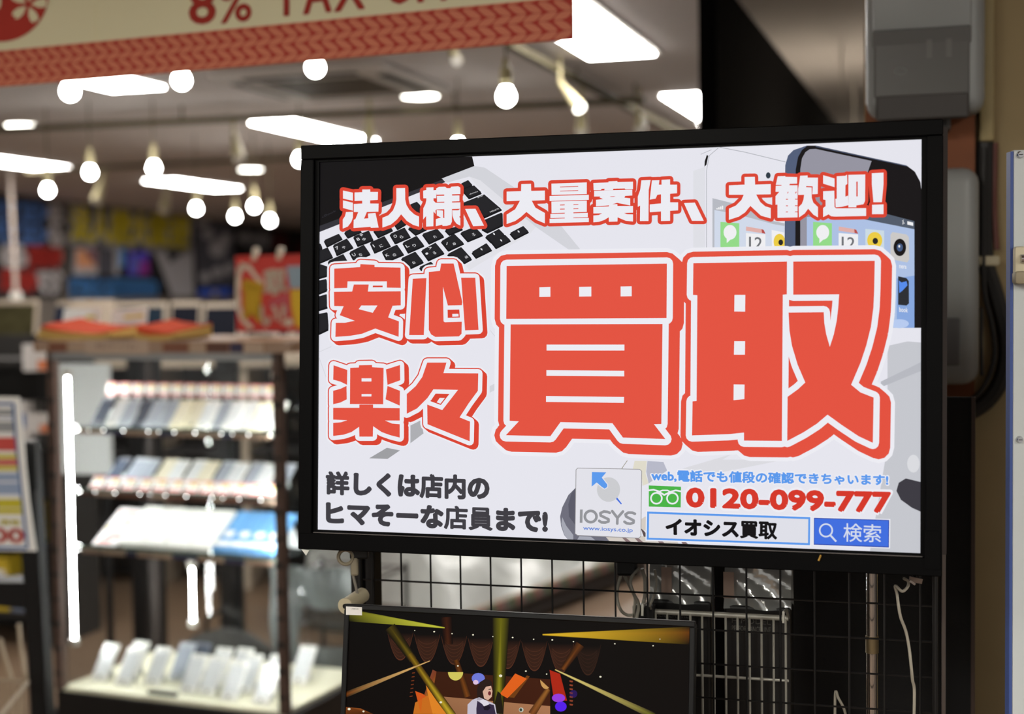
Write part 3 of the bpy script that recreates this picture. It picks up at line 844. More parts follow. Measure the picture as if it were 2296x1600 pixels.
gp([(620, 698), (1225, 740), (1225, 1300), (560, 1300)], [(58, 26, 10), (64, 28, 12), (60, 24, 10), (48, 22, 8)], 1)
gp([(640, 826), (1225, 878), (1225, 1300), (620, 1300)], [(150, 104, 70), (170, 118, 82), (120, 70, 50), (110, 60, 40)], 2)
gp([(560, 870), (620, 690), (640, 700), (600, 918), (540, 918)], [(150, 78, 36), (120, 60, 40), (120, 56, 30), (190, 120, 30), (180, 110, 30)], 3)
# swags of the curtain
for i in range(8):
    xl = 388 + 138 * i; xr = xl + 132; yt = 500 + 9 * i; yb = 640 + 11 * i
    col = (84, 46, 30) if i < 7 else (58, 34, 24)
    n = 14
    out = [(xl + (xr - xl) * k / n, yt + (yb - yt) * (1 - abs(2 * k / n - 1) ** 2.2)) for k in range(n + 1)]
    gp(out, [BKC if k in (0, n) else tuple(int(c * 0.62) for c in col) for k in range(n + 1)], 3)
    for j in range(6):
        f = 1 - 0.13 * j
        pts = [(xl + (xr - xl) * k / n, yt + (yb - yt) * f * (1 - abs(2 * k / n - 1) ** 2.2) + 0) for k in range(2 if j else 0, n - 1 if j else n + 1)]
        for a_, b_ in zip(pts[:-1], pts[1:]):
            h = 1.8 if j else 3.2
            cc = tuple(int(c * (1.0 if j == 0 else 0.85)) for c in col)
            gp([(a_[0], a_[1] - h), (b_[0], b_[1] - h), (b_[0], b_[1] + h), (a_[0], a_[1] + h)], [cc] * 4, 4)
def beam(p0, w0, p1, w1, c0, c1, L, ce=None):
    """soft beam: bright axis, dark edges"""
    d = V((p1[0] - p0[0], p1[1] - p0[1])); d.normalize(); n = V((-d.y, d.x))
    e0 = e1 = BKC if ce is None else ce
    for s in (-1, 1):
        gp([p0, p1, (p1[0] + n.x * w1 * s, p1[1] + n.y * w1 * s), (p0[0] + n.x * w0 * s, p0[1] + n.y * w0 * s)], [c0, c1, e1, e0], L)
beam((682, 475), 4, (150, 385), 55, (196, 196, 60), (96, 92, 20), 5)
beam((1186, 510), 5, (1960, 500), 62, (224, 180, 40), (96, 52, 12), 5)
beam((972, 425), 44, (958, 920), 26, (104, 100, 16), (150, 144, 30), 5, (18, 12, 6))
beam((400, 470), 30, (520, 640), 22, (70, 58, 10), (110, 92, 20), 5, (14, 9, 6))
beam((500, 610), 16, (720, 930), 24, (128, 100, 18), (196, 168, 40), 6, (50, 30, 10))
beam((606, 645), 3, (140, 815), 18, (226, 180, 110), (110, 54, 10), 6)
beam((1250, 690), 4, (1760, 930), 18, (226, 204, 120), (96, 96, 22), 6)
beam((740, 640), 14, (800, 830), 20, (100, 54, 14), (120, 66, 20), 5, (44, 22, 10))
beam((1215, 790), 14, (1130, 920), 20, (150, 96, 40), (130, 74, 34), 5, (70, 36, 16))
beam((690, 420), 30, (700, 560), 24, (58, 24, 8), (66, 30, 12), 4, BKC)
beam((1380, 560), 24, (1290, 690), 14, (96, 52, 18), (120, 66, 24), 6, (40, 20, 10))
def blob(pts, c, L):
    gp(pts, [c] * len(pts), L)
def ell(cx, cy, rx, ry, c, L, a0=0, a1=360, n=16):
    blob([(cx + rx * math.cos(math.radians(a0 + (a1 - a0) * i / n)), cy + ry * math.sin(math.radians(a0 + (a1 - a0) * i / n))) for i in range(n + 1)], c, L)
ell(738, 703, 39, 43, (208, 196, 92), 7, 0, 180); ell(1204, 742, 30, 48, (200, 152, 88), 7, 60, 180)
blob([(1045, 710), (1105, 737), (1005, 837), (966, 815)], (222, 96, 26), 7); blob([(1105, 720), (1120, 725), (1040, 835), (1010, 832)], (110, 60, 18), 6)
blob([(530, 800), (570, 815), (640, 870), (660, 918), (560, 918)], (206, 84, 24), 7); blob([(585, 770), (640, 850), (690, 918), (620, 918)], (220, 130, 36), 8); blob([(530, 860), (600, 820), (640, 918), (520, 918)], (196, 110, 30), 7)
blob([(1222, 692), (1276, 712), (1312, 850), (1245, 850)], (170, 38, 18), 7); ell(1268, 836, 34, 22, (150, 60, 220), 8); ell(1280, 880, 30, 26, (84, 30, 232), 8); ell(1345, 815, 20, 20, (40, 20, 84), 7)
for k in range(7):
    blob([(1325, 745 + 20 * k), (1343, 748 + 20 * k), (1340, 756 + 20 * k), (1325, 753 + 20 * k)], (140, 64, 40), 7)
    blob([(515 - 2 * k, 705 + 20 * k), (530 - 2 * k, 703 + 20 * k), (528 - 2 * k, 709 + 20 * k), (513 - 2 * k, 711 + 20 * k)], (110, 50, 24), 7)
for x, y, r in ((628, 495, 5), (528, 489, 3), (720, 505, 4), (828, 511, 5), (1032, 525, 5), (930, 520, 3), (1140, 534, 4), (1236, 537, 5), (1345, 546, 4), (1558, 557, 4), (1755, 567, 4), (1790, 533, 3), (1484, 727, 6), (1100, 698, 5), (750, 671, 5), (1207, 713, 4), (662, 858, 7), (970, 722, 9), (190, 893, 8), (264, 905, 6)):
    ell(x, y, r, r * 0.8, (232, 226, 200), 9, n=8)
gp([(148, 880), (250, 890), (340, 930), (148, 940)], [(120, 60, 20), (150, 80, 30), (40, 20, 8), (60, 30, 10)], 5)
# the singer on the stage, seen from the waist up
ell(855, 735, 34, 28, (110, 120, 214), 10); ell(842, 755, 14, 12, (220, 190, 220), 11)
blob([(850, 845), (848, 790), (862, 755), (890, 738), (918, 745), (928, 775), (905, 800), (900, 845)], (40, 26, 22), 11)
blob([(882, 775), (920, 770), (928, 800), (924, 830), (905, 848), (885, 838), (878, 805)], (214, 172, 150), 12)
blob([(862, 768), (890, 745), (926, 752), (926, 772), (895, 778), (880, 800)], (40, 26, 22), 13)
ell(913, 812, 8, 11, (110, 40, 44), 13); blob([(908, 790), (922, 788), (922, 792), (908, 794)], (40, 26, 22), 13)
blob([(800, 870), (825, 845), (860, 832), (900, 850), (925, 860), (960, 880), (955, 1300), (790, 1300)], (196, 190, 204), 11)
blob([(850, 850), (880, 870), (905, 865), (935, 872), (945, 918), (945, 1300), (850, 1300), (845, 890)], (52, 42, 66), 12)
blob([(862, 850), (885, 880), (912, 868), (900, 850), (880, 842)], (222, 216, 226), 13); blob([(880, 880), (905, 872), (920, 885), (905, 900), (885, 898)], (30, 22, 36), 14)
blob([(955, 800), (972, 815), (985, 918), (950, 918), (940, 860)], (30, 24, 14), 12)
ell(1076, 897, 12, 12, (190, 196, 180), 9); ell(1074, 897, 7, 8, (60, 70, 60), 10)
P.build('screen_picture', mon)
st = MB()
q = [MI @ onplane(x, y, MM @ V((0, -0.0005, 0)), MY) for x, y in zs([(174, 365), (256, 369), (256, 411), (174, 408)])]
st.prism(q, (0, 0.0006, 0))
sticker = st.build('sticker', mat('sticker_white', (214, 212, 210), 0.6), mon)
P = Print(lambda x, y, L: (lambda p: V((p.x, -0.0008, p.z)))(MI @ onplane(x, y, MM @ V((0, -0.0008, 0)), MY)))
P.text('USB2.0', zs([(200, 373), (238, 375), (238, 382), (200, 380)]), mat('ink_grey_print', (60, 60, 66), 0.6), 0)
P.build('sticker_print', sticker)

# ---- shelf that carries the monitor
msh = MM @ V((MWID / 2, 0.06, -0.26))
T = thing('low_table', 'black low table carrying the monitor under the sign', 'table', hframe(V((msh.x, msh.y, 0)), 16.0))
tz = msh.z
MB().rbox((0, -0.06, tz - 0.02), (0.62, 0.24, 0.04), 0.004).build('table_top', m_post, T)
for sx in (-0.28, 0.28):
    for sy in (-0.15, 0.03):
        MB().box((sx, sy, (tz - 0.04) / 2), (0.04, 0.04, tz - 0.04)).build('leg', m_post, T)
MB().rbox((0, -0.03, tz + 0.006), (0.24, 0.16, 0.012), 0.004).build('monitor_foot', m_mon, mon).matrix_parent_inverse = MI @ T.matrix_world

# ---- cream cable clip and its cord at the upper left of the monitor
m_cream = mat('cream_plastic', (176, 166, 140), 0.5, noise=0.05)
def W(x, y, d):
    return atd(x, y, d)
def wthing(name, label, cat, p, group=None):
    return thing(name, label, cat, Matrix.Translation(p), group)
p = W(795, 1345, 2.2)
T = wthing('cord_roller', 'cream roller hanging on a cord beside the corner of the monitor', 'roller', p)
ax = (W(815, 1328, 2.22) - W(778, 1352, 2.17))
MB().cyl(-ax * 0.5, ax * 0.5, 0.0115, n=18).build('barrel', m_cream, T, smooth=True)
MB().cyl(-ax * 0.56, -ax * 0.45, 0.0125, 0.009, n=18).build('end_cap', m_cream, T, smooth=True)
MB().cyl(-ax * 0.58, -ax * 0.55, 0.004, n=10).build('hole', m_black, T, smooth=True)
MB().tube([W(789, 1270, 2.2) - p, W(792, 1290, 2.2) - p, W(798, 1315, 2.2) - p, W(806, 1356, 2.2) - p], 0.0022).build('cord', mat('cord_grey', (110, 104, 96), 0.6), T, smooth=True)
p = W(775, 1248, 2.17)
T = wthing('eye_hook', 'small cream eye hook under the left corner of the sign', 'hook', p)
MB().tube([V((0.011 * math.cos(a_ * 0.4), 0, 0.011 * math.sin(a_ * 0.4))) for a_ in range(17)], 0.003).build('ring', mat('hook_cream', (130, 122, 104), 0.4, metal=0.3), T, smooth=True)
MB().rbox((0.02, 0.005, 0.004), (0.028, 0.014, 0.016), 0.003).build('bracket', m_post, T)
MB().rbox((0.013, 0.003, -0.014), (0.012, 0.01, 0.03), 0.003).build('shank', mat('hook_cream', (130, 122, 104)), T)
p = W(684, 1234, 2.14)
tr = MB(); tr.prism([S(676, 1231) , S(693, 1233), S(686, 1245)], (0, 0.001, 0))
tr.build('clear_tape', mat('tape_clear', (206, 206, 200), 0.2), sign)

# ---- white wire rack with bagged goods
m_rack = mat('rack_grey', (150, 148, 140), 0.35, metal=0.2)
rD = 0.07
def onrack(x, y):
    return onplane(x, y, mo + SA * rD, SA)
r0 = onrack(1462, 1370); r1 = onrack(1768, 1383)
RM = hframe(V((r0.x, r0.y, 0)), 16.4); RI = RM.inverted()
rw = (RI @ r1).x; rz = (RI @ r0).z
T = thing('wire_rack', 'pale grey wire rack hooked behind the mesh panel, full of bagged goods', 'rack', RM)
MB().cyl((0, 0, rz), (rw, 0, rz), 0.0042, n=10).build('top_rail', m_rack, T, smooth=True)
MB().cyl((0, 0, rz - 0.094), (rw, 0, rz - 0.094), 0.0022, n=8).build('cross_rail', m_rack, T)
MB().cyl((0, 0, rz - 0.30), (rw, 0, rz - 0.30), 0.0042, n=8).build('bottom_rail', m_rack, T)
nb = 12
for i in range(nb):
    x = 0.006 + (rw - 0.01) * i / (nb - 1)
    MB().cyl((x, -0.003, rz - 0.30), (x, -0.003, rz), 0.0018, n=6).build('bar', m_rack, T)
MB().rbox((-0.012, 0, rz - 0.012), (0.034, 0.02, 0.045), 0.003).build('rail_clip', m_post, T)
for x in (0, rw):
    MB().box((x, 0.06, rz - 0.30), (0.004, 0.12, 0.004)).build('side_bar', m_rack, T)
    MB().tube([(x, 0.0, rz), (x, -0.03, rz + 0.02), (x, -rD - 0.004, rz + 0.025), (x, -rD - 0.006, rz + 0.01)], 0.002).build('hook', m_rack, T)
MB().box((rw / 2, 0.06, rz - 0.300), (rw, 0.13, 0.005)).build('floor_tray', m_post, T)
m_bag = mat('clear_bag_film', (196, 198, 196), 0.14, spec=1.0, metal=0.55, noise=0.25, nscale=12, bump=0.6)
m_pack = mat('black_pack', (15, 14, 15), 0.4, spec=0.4)
m_pink = mat('pack_tag', (150, 128, 116), 0.6)
def bag(x0, x1, yz, ztop, label, txt, tagx):
    T = thing('bagged_pack', label, 'package', RM @ Matrix.Translation((x0, 0.045 + yz, rz - 0.298)))
    w = x1 - x0; h = ztop - (rz - 0.298)
    MB().rbox((w / 2, 0.0, (h - 0.062) / 2), (w, 0.045, h - 0.062), 0.004).build('box', m_pack, T)
    # crinkled clear top of the bag
    mb = MB(); nx, nz = 14, 8; vs = []
    for s in (0, 1):
        for j in range(nz + 1):
            for i in range(nx + 1):
                u, v = i / nx, j / nz
                yy = (-0.022 + 0.012 * v + 0.007 * math.sin(9 * u + 5 * v + x0 * 50) * math.sin(3.1 * v + 1)) if s == 0 else 0.022 - 0.012 * v
                vs.append((w * u * (1 - 0.0 * v), yy, h - 0.066 + 0.066 * v))
    fs = []
    N = (nx + 1) * (nz + 1)
    for s in (0, 1):
        for j in range(nz):
            for i in range(nx):
                a_ = s * N + j * (nx + 1) + i
                fs.append((a_, a_ + 1, a_ + nx + 2, a_ + nx + 1))
    mb.raw(vs, fs); mb.build('bag_top', m_bag, T, smooth=True)
    MB().box((w * tagx, -0.026, h - 0.03), (0.016, 0.001, 0.04)).build('tag', m_pink, T)
    P = Print(lambda x, y, L: V((x, -0.0232, y)))
    for i, t_ in enumerate(txt):
        P.text(t_, [(w * 0.12, h - 0.080 - 0.012 * i), (w * 0.7, h - 0.080 - 0.012 * i), (w * 0.7, h - 0.088 - 0.012 * i), (w * 0.12, h - 0.088 - 0.012 * i)], mat('ink_pack', (96, 94, 90), 0.6), 0)
    P.build('pack_print', T)
xa = lambda px: (RI @ onrack(px, 1330)).x
zt = lambda px, py: (RI @ onrack(px, py)).z
bag(xa(1448), xa(1588), 0.0, zt(1500, 1262), 'clear bagged black pack at the hung cables end of the wire rack', ('SLIDER FREE', 'PERFORMANCE LINE'), 0.30)
bag(xa(1618), xa(1770), 0.0, zt(1690, 1275), 'clear bagged black pack at the chrome pole end of the wire rack', ('H MODEL', 'PERFORMANCE LINE'), 0.08)

# ---- hung grey cables
m_cab = mat('cable_grey', (120, 116, 106), 0.5)
def cable(name, label, pts, r, m, d, group=None):
    P0 = W(*pts[0], d)
    w = [W(x, y, d + 0.004 * math.sin(i * 1.7)) - P0 for i, (x, y) in enumerate(pts)]
    # Catmull-Rom smoothing
    out = []
    for i in range(len(w) - 1):
        p0, p1, p2, p3 = w[max(i - 1, 0)], w[i], w[i + 1], w[min(i + 2, len(w) - 1)]
        for k in range(6):
            t_ = k / 6
            out.append(0.5 * ((2 * p1) + (p2 - p0) * t_ + (2 * p0 - 5 * p1 + 4 * p2 - p3) * t_ ** 2 + (3 * p1 - p0 - 3 * p2 + p3) * t_ ** 3))
    out.append(w[-1])
    o = MB().tube(out, r, 8).build(name, m, None, smooth=True)
    o.matrix_world = Matrix.Translation(P0)
    return tag(o, label, 'cable', group)
cz = zm(1320, 1230, 4.325)
cable('hung_cable', 'grey cable in a wide loop hooked on the mesh panel', cz([(330, 215), (290, 330), (275, 470), (310, 590), (370, 640), (425, 640)]), 0.0024, m_cab, 2.17)
cable('hung_cable', 'grey cable twisted down the middle of the hung bundle', cz([(490, 190), (430, 250), (405, 330), (440, 440), (480, 520), (480, 600), (450, 720)]), 0.0026, m_cab, 2.165)
cable('hung_cable', 'grey cable crossing behind the twisted one on the mesh panel', cz([(330, 220), (400, 370), (450, 480), (440, 600), (450, 720)]), 0.0024, m_cab, 2.18)
cable('hung_cable', 'thick straight grey cable of the bundle beside the rack', cz([(520, 190), (545, 300), (545, 450), (520, 560)]), 0.0028, m_cab, 2.17)
cable('hung_cable', 'thin grey cable hanging nearest the bagged packs', cz([(640, 200), (655, 330), (630, 460), (585, 560)]), 0.002, m_cab, 2.175)
p = W(1405, 1268, 2.175)
o = MB().rbox((0, 0, 0), (0.032, 0.016, 0.03), 0.005).build('cable_tie_block', m_post, None); o.matrix_world = Matrix.Translation(p)
tag(o, 'black block under the sign from which the grey cables hang', 'cable clip')
rz2 = zm(1900, 1200, 4.0)
cable('white_cable', 'long pale cable hanging in a bend under the right corner of the sign', rz2([(505, 385), (545, 410), (540, 460), (490, 500), (430, 450), (445, 530), (460, 640), (480, 740), (525, 860), (555, 1020), (575, 1200), (585, 1300), (600, 1380), (598, 1600), (596, 1760)]), 0.0021, mat('cable_pale', (150, 144, 132), 0.5), 2.0)
cable('short_cable', 'short pale cable end beside the chrome pole', [(1872, 1640), (1873, 1553), (1880, 1565), (1893, 1590), (1900, 1625)], 0.002, mat('cable_pale', (150, 144, 132)), 2.16)
p = W(2053, 1300, 1.99)
T = wthing('wing_bolt', 'small steel wing bolt under the right end of the sign', 'bolt', p)
MB().box((0, 0, 0), (0.018, 0.003, 0.007), Matrix.Rotation(math.radians(12), 3, 'Y')).build('wing', mat('bolt_brown', (110, 96, 88), 0.3, metal=0.6), T)
MB().box((-0.005, -0.002, -0.003), (0.009, 0.002, 0.003), Matrix.Rotation(math.radians(35), 3, 'Y')).build('edge', m_chrome, T)
MB().cyl((0, 0.002, 0), (0.002, 0.02, 0.02), 0.003).build('shaft', m_post, T)

# ================================================================== right side: pillar, board, boxes, cables
pA, pB = head(16.4)
PD = 2.95
pil0 = W(1938, 500, PD); 
T0 = V((pil0.x, pil0.y, 0))
PM = hframe(T0, 16.4)
pN = head(16.4)[0]
def onpil(x, y, f=0.0):
    """point on a plane parallel to the pillar face, f metres in front of it"""
    return onplane(x, y, T0 - pN * f, pN)
PI_ = PM.inverted()
struct(MB().prism([PM @ V((0, 0, 0)), PM @ V((1.25, 0, 0)), PM @ V((1.25, 0, CEIL)), PM @ V((0, 0, CEIL))], pN * 0.5).build('wall_pillar', m_tan))
m_wood = mat('brown_board', (122, 66, 30), 0.6, noise=0.25, nscale=14)
m_boxg = mat('box_grey_plastic', (134, 136, 136), 0.42, spec=0.5)
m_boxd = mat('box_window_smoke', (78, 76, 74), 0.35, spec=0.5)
# wood board
lx0, lx1 = (PI_ @ onpil(1942, 400)).x, (PI_ @ onpil(2186, 400, 0.03)).x
lz0, lz1 = (PI_ @ onpil(2170, 905, 0.03)).z, CEIL - 0.02
o = MB().box(((lx0 + lx1) / 2, -0.0151, (lz0 + lz1) / 2), (lx1 - lx0, 0.03, lz1 - lz0)).build('mounting_board', m_wood)
o.matrix_world = PM; tag(o, 'brown wooden board on the tan pillar behind the grey boxes', 'board')
def ebox(label, pxl, pxr, pyt, pyb, yb, window):
    a_ = PI_ @ onpil(pxl, pyb, 0.15); b_ = PI_ @ onpil(pxr, pyt, 0.15)
    w, h = b_.x - a_.x, b_.z - a_.z
    T = thing('meter_box', label, 'meter box', PM @ Matrix.Translation((a_.x, 0, a_.z)))
    MB().rbox((w / 2, -0.05, h / 2), (w * 0.94, 0.04, h * 0.96), 0.012, 3).build('back_plate', m_boxg, T, smooth=True)
    MB().rbox((w / 2, -0.10, h / 2), (w, 0.10, h), 0.030, 4).build('cover', m_boxg, T, smooth=True)
    x0_, x1_ = w * 0.065, w * 0.885
    if window == 1:
        zt_, zb_ = h * window_z[0], h * window_z[1]
        # lower half of the front steps back below an overhanging lip
        MB().rbox((w * 0.475, -0.150, zt_ + (h - zt_) / 2 - 0.01), (w * 0.82, 0.012, h - zt_ - 0.02), 0.006, 2).build('upper_door', m_boxg, T, smooth=True)
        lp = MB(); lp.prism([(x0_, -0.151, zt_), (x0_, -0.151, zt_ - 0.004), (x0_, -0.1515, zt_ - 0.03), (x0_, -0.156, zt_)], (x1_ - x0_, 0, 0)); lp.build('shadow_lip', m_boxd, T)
        MB().rbox((w * 0.475, -0.149, (zt_ + zb_) / 2 - 0.012), (w * 0.80, 0.006, zt_ - zb_ - 0.02), 0.003, 1).build('window', m_boxd, T)
        MB().rbox((w * 0.48, -0.149, zb_ - 0.022), (w * 0.78, 0.010, 0.05), 0.004, 1).build('lower_lip', mat('box_lip_dark', (58, 54, 52), 0.5), T)
        MB().lathe([(0.0, 0.0015), (0.010, 0.0015), (0.013, 0.0)], (0, 0, 0), 20)
        e_ = MB(); e_.tube([(w * 0.30 + 0.011 * math.cos(k * 0.35), -0.1525, zt_ - (zt_ - zb_) * 0.62 + 0.006 * math.sin(k * 0.35)) for k in range(19)], 0.0009, 5); e_.build('maker_emblem', m_boxg, T)
        MB().box((w * 0.425, -0.1565, h * 0.955 if h < 0.3 else h * 0.75), (0.005, 0.002, 0.018)).build('lock', mat('lock_pale', (190, 182, 150), 0.5), T)
        for fx in (0.60, 0.78):
            MB().box((w * fx * 0.9, -0.1522, zt_ - (zt_ - zb_) * 0.30), (0.010, 0.0015, (zt_ - zb_) * 0.28)).build('rib', mat('box_rib', (98, 96, 94), 0.45), T)
    else:
        MB().rbox((w * 0.45, -0.152, h * 0.20), (w * 0.78, 0.006, h * 0.22), 0.003, 1).build('window', mat('box_panel_grey', (92, 92, 94), 0.4), T)
    MB().rbox((w * 0.42, -0.07, -0.012), (w * 0.6, 0.06, 0.03), 0.006).build('cable_gland', mat('box_lip_dark', (58, 54, 52)), T)
    return T
window_z = (0.44, 0.10)
ebox('grey meter box with a smoked lower window high on the pillar', 1940, 2210, -190, 262, 0.15, 1)
ebox('smooth grey meter box lower on the pillar, half behind the sign', 1935, 2196, 372, 862, 0.15, 0)
# tan conduit cover and cables
c0, c1 = PI_ @ onpil(2196, 320, 0.05), PI_ @ onpil(2230, 320, 0.05)
o = MB().rbox(((c0.x + c1.x) / 2, -0.022, (c0.z + CEIL) / 2), (c1.x - c0.x, 0.044, CEIL - c0.z - 0.005), 0.008).build('conduit_cover', mat('conduit_tan', (156, 140, 100), 0.6), None, smooth=True)
o.matrix_world = PM; tag(o, 'tan conduit cover running down the pillar beside the meter boxes', 'conduit')
m_cblk = mat('cable_black', (24, 22, 22), 0.5)
cable('cable_bundle', 'thick black taped cable bundle looping out beside the grey box', [(2208, 318), (2207, 420), (2207, 520), (2211, 590), (2232, 660), (2252, 740), (2256, 800), (2240, 860), (2207, 904), (2160, 927), (2090, 930)], 0.017, m_cblk, 2.86)
cable('black_cable', 'thin black cable curling inside the taped bundle loop', [(2206, 330), (2205, 480), (2206, 640), (2222, 720), (2230, 790), (2214, 850), (2180, 893), (2120, 903)], 0.005, m_cblk, 2.838)
cable('red_cable', 'dark red cable beside the black bundle on the pillar', [(2231, 320), (2230, 400), (2230, 480), (2235, 560)], 0.006, mat('cable_red', (92, 44, 36), 0.5), 2.855)
cable('black_cable', 'short black cable end dangling under the grey box edge', [(2200, 690), (2200, 760), (2201, 842)], 0.004, m_cblk, 2.83)
p = W(2212, 585, 2.857)
o = MB().rbox((0, 0, 0), (0.040, 0.042, 0.02), 0.004).build('cable_band', m_cream); o.matrix_world = Matrix.Translation(p); tag(o, 'cream band tied round the black cable bundle', 'cable tie')
# black back board and steel upright behind the sign
bl, br = W(1762, 1300, 2.46), W(2186, 1300, 2.36)
bd = (br - bl); bd.z = 0
z1_ = W(2150, 890, 2.36).z
T = thing('black_board', 'tall black board standing behind the right end of the sign', 'board', frame(V((bl.x, bl.y, 0)), bd.normalized(), Z.cross(bd.normalized()), Z))
MB().rbox((bd.length / 2, 0.012, z1_ / 2), (bd.length, 0.02, z1_), 0.002, 1).build('sheet', mat('black_fabric', (13, 12, 13), 0.8, bump=0.3, nscale=300), T)
MB().box((bd.length - 0.003, 0.012, z1_ / 2), (0.006, 0.026, z1_)).build('edge_strip', mat('edge_brown', (66, 50, 44), 0.5), T)
p = W(2116, 1400, 2.05)
T = thing('steel_upright', 'thin steel upright running down from the right edge of the sign', 'upright', hframe(V((p.x, p.y, 0)), 16.4))
MB().rbox((0.0, 0.02, 0.70), (0.006, 0.03, 1.40), 0.001, 1).build('angle_bar', mat('upright_grey', (92, 84, 80), 0.4, metal=0.4), T)
MB().rbox((0.0, 0.02, 0.01), (0.05, 0.1, 0.02), 0.003, 1).build('foot', m_post, T)
# white board at the right edge
wb = W(2270, 800, 2.0)
WBX = (V((1, -0.06, 0))).normalized()
lean = V((-0.004, 0, 1)).normalized()
WBY = lean.cross(WBX).normalized()
ztop = onplane(2276, 336, wb, WBY)
T = thing('notice_board', 'white painted board with a blue edge beside the pillar', 'notice board', frame(V((wb.x, wb.y, 0)), WBX, WBY, WBX.cross(WBY)))
TI = T.matrix_world.inverted() if False else frame(V((wb.x, wb.y, 0)), WBX, WBY, WBX.cross(WBY)).inverted()
hb = (TI @ ztop).z
m_wb = mat('board_white', (198, 205, 208), 0.4, noise=0.03)
MB().rbox((0.30, 0.010, hb / 2), (0.60, 0.018, hb), 0.002, 1).build('face', m_wb, T)
MB().box((-0.0015, 0.010, hb / 2), (0.004, 0.020, hb - 0.004)).build('blue_edge', mat('edge_blue', (62, 84, 150), 0.5), T)
for (x, y) in ((2287, 347), (2286, 985)):
    q = TI @ onplane(x, y, wb, WBY)
    o = MB().cyl((q.x, 0.001, q.z), (q.x, -0.004, q.z), 0.0052, 0.0036, n=16).build('screw', m_chrome, T, smooth=True)
    MB().box((q.x, -0.0042, q.z), (0.005, 0.0008, 0.001)).build('slot', m_black, o)
q = TI @ onplane(2290, 590, wb, WBY)
T2 = thing('latch', 'cream plastic latch with a steel roller on the white board', 'latch', frame(V((wb.x, wb.y, 0)), WBX, WBY, WBX.cross(WBY)) @ Matrix.Translation((q.x + 0.004, -0.002, q.z)))
MB().rbox((0, -0.006, 0), (0.034, 0.014, 0.046), 0.004).build('housing', mat('latch_cream', (206, 198, 172), 0.45), T2, smooth=True)
MB().cyl((-0.010, -0.015, 0.006), (0.010, -0.015, 0.006), 0.006, n=14).build('roller', m_chrome, T2, smooth=True)
MB().rbox((0, -0.009, -0.020), (0.036, 0.020, 0.018), 0.004).build('base', mat('latch_cream2', (150, 140, 118), 0.5), T2, smooth=True)

# ================================================================== hanging banner
bc = atd(1285, 88, 2.9)
b0 = onz(0, 195, bc.z)
BX = (bc - b0); BX.z = 0; BX.normalize()
BY = Z.cross(BX).normalized()
BLEN = 3.0; BH = 0.40
BM = frame(bc - BX * BLEN, BX, BY, Z); BI = BM.inverted()
ban = thing('tax_banner', 'cream and red hanging banner with an arrow feather border and 8% TAX lettering', 'banner', BM)
m_bcream = mat('banner_cream', (236, 232, 196), 0.7, noise=0.03, nscale=4)
m_bred = mat('banner_red', (182, 54, 42), 0.7); m_bleaf = mat('banner_leaf', (218, 132, 104), 0.7)
MB().box((BLEN / 2, 0.004, BH / 2), (BLEN, 0.006, BH)).build('cloth', m_bcream, ban)
MB().box((BLEN - 1.175, -0.0012 + 0.004, BH / 2), (0.003, 0.0065, BH)).build('seam', m_bcream, ban)
def bl(x, y):
    return BI @ onplane(x, y, BM.translation, BY)
bandh = (bl(640, 53).z)
P = Print(lambda x, y, L: V((x, -0.0004 * (L + 1), y)))
P.poly([(0, 0), (BLEN, 0), (BLEN, bandh), (0, bandh)], m_bred, 1)
per = 0.0335; rows = 4.35; rh = bandh / rows
for r in range(5):
    z0 = r * rh
    s_ = 1 if r % 2 == 0 else -1                # '/' then '\'
    for k in range(int(BLEN / per) + 2):
        x = BLEN - per * (k + (0.5 if s_ < 0 else 0.5)) - 0.004
        L_ = []
        n = 6
        ax0, az0, ax1, az1 = x - per * 0.62, (z0 + (0.08 if s_ > 0 else 0.92) * rh), x + per * 0.66, (z0 + (0.92 if s_ > 0 else 0.08) * rh)
        dx, dz = ax1 - ax0, az1 - az0
        ln = math.hypot(dx, dz); nx, nz = -dz / ln, dx / ln
        wv = rh * 0.40
        for i in range(n + 1):
            u = i / n; o_ = wv * (math.sin(math.pi * u ** 0.8)) ** 0.9 if 0 < u < 1 else 0
            L_.append((ax0 + dx * u + nx * o_, az0 + dz * u + nz * o_))
        for i in range(n - 1, 0, -1):
            u = i / n; o_ = -wv * (math.sin(math.pi * u ** 1.25)) ** 0.9
            L_.append((ax0 + dx * u + nx * o_, az0 + dz * u + nz * o_))
        L_ = [(min(max(a_, 0), BLEN), min(max(b_, 0), bandh)) for a_, b_ in L_]
        if max(a_ for a_, b_ in L_) - min(a_ for a_, b_ in L_) > 0.004 and max(b_ for a_, b_ in L_) - min(b_ for a_, b_ in L_) > 0.003:
            P.poly(L_, m_bleaf, 2)
P.build('feather_border', ban)
def BF(x, y, L):
    p = bl(x, y)
    return V((p.x, -0.0004 * (L + 1), min(p.z, BH)))
hl = 88
for s_, xa_, ya_, xb_, yb_, w_ in (('8', 426, 54, 482, 51, 5.0), ('%', 492, 52, 563, 46, 3.5), ('T', 617, 36, 668, 32, 4.5), ('A', 682, 31, 742, 25, 4.5), ('X', 752, 25, 816, 18, 4.5), ('O', 868, 10, 925, 5, 4.5), ('F', 938, 4, 975, 1, 4.5), ('F', 990, 0, 1027, -3, 4.5)):
    P = Print(BF)
    P.text(s_, [(xa_, ya_ - hl), (xb_, yb_ - hl), (xb_, yb_), (xa_, ya_)], m_bred, 1, w=w_)
    P.build('banner_letter', ban)
P = Print(BF)
P.ell(0, -16, 110, 110, m_bred, 1, 48)
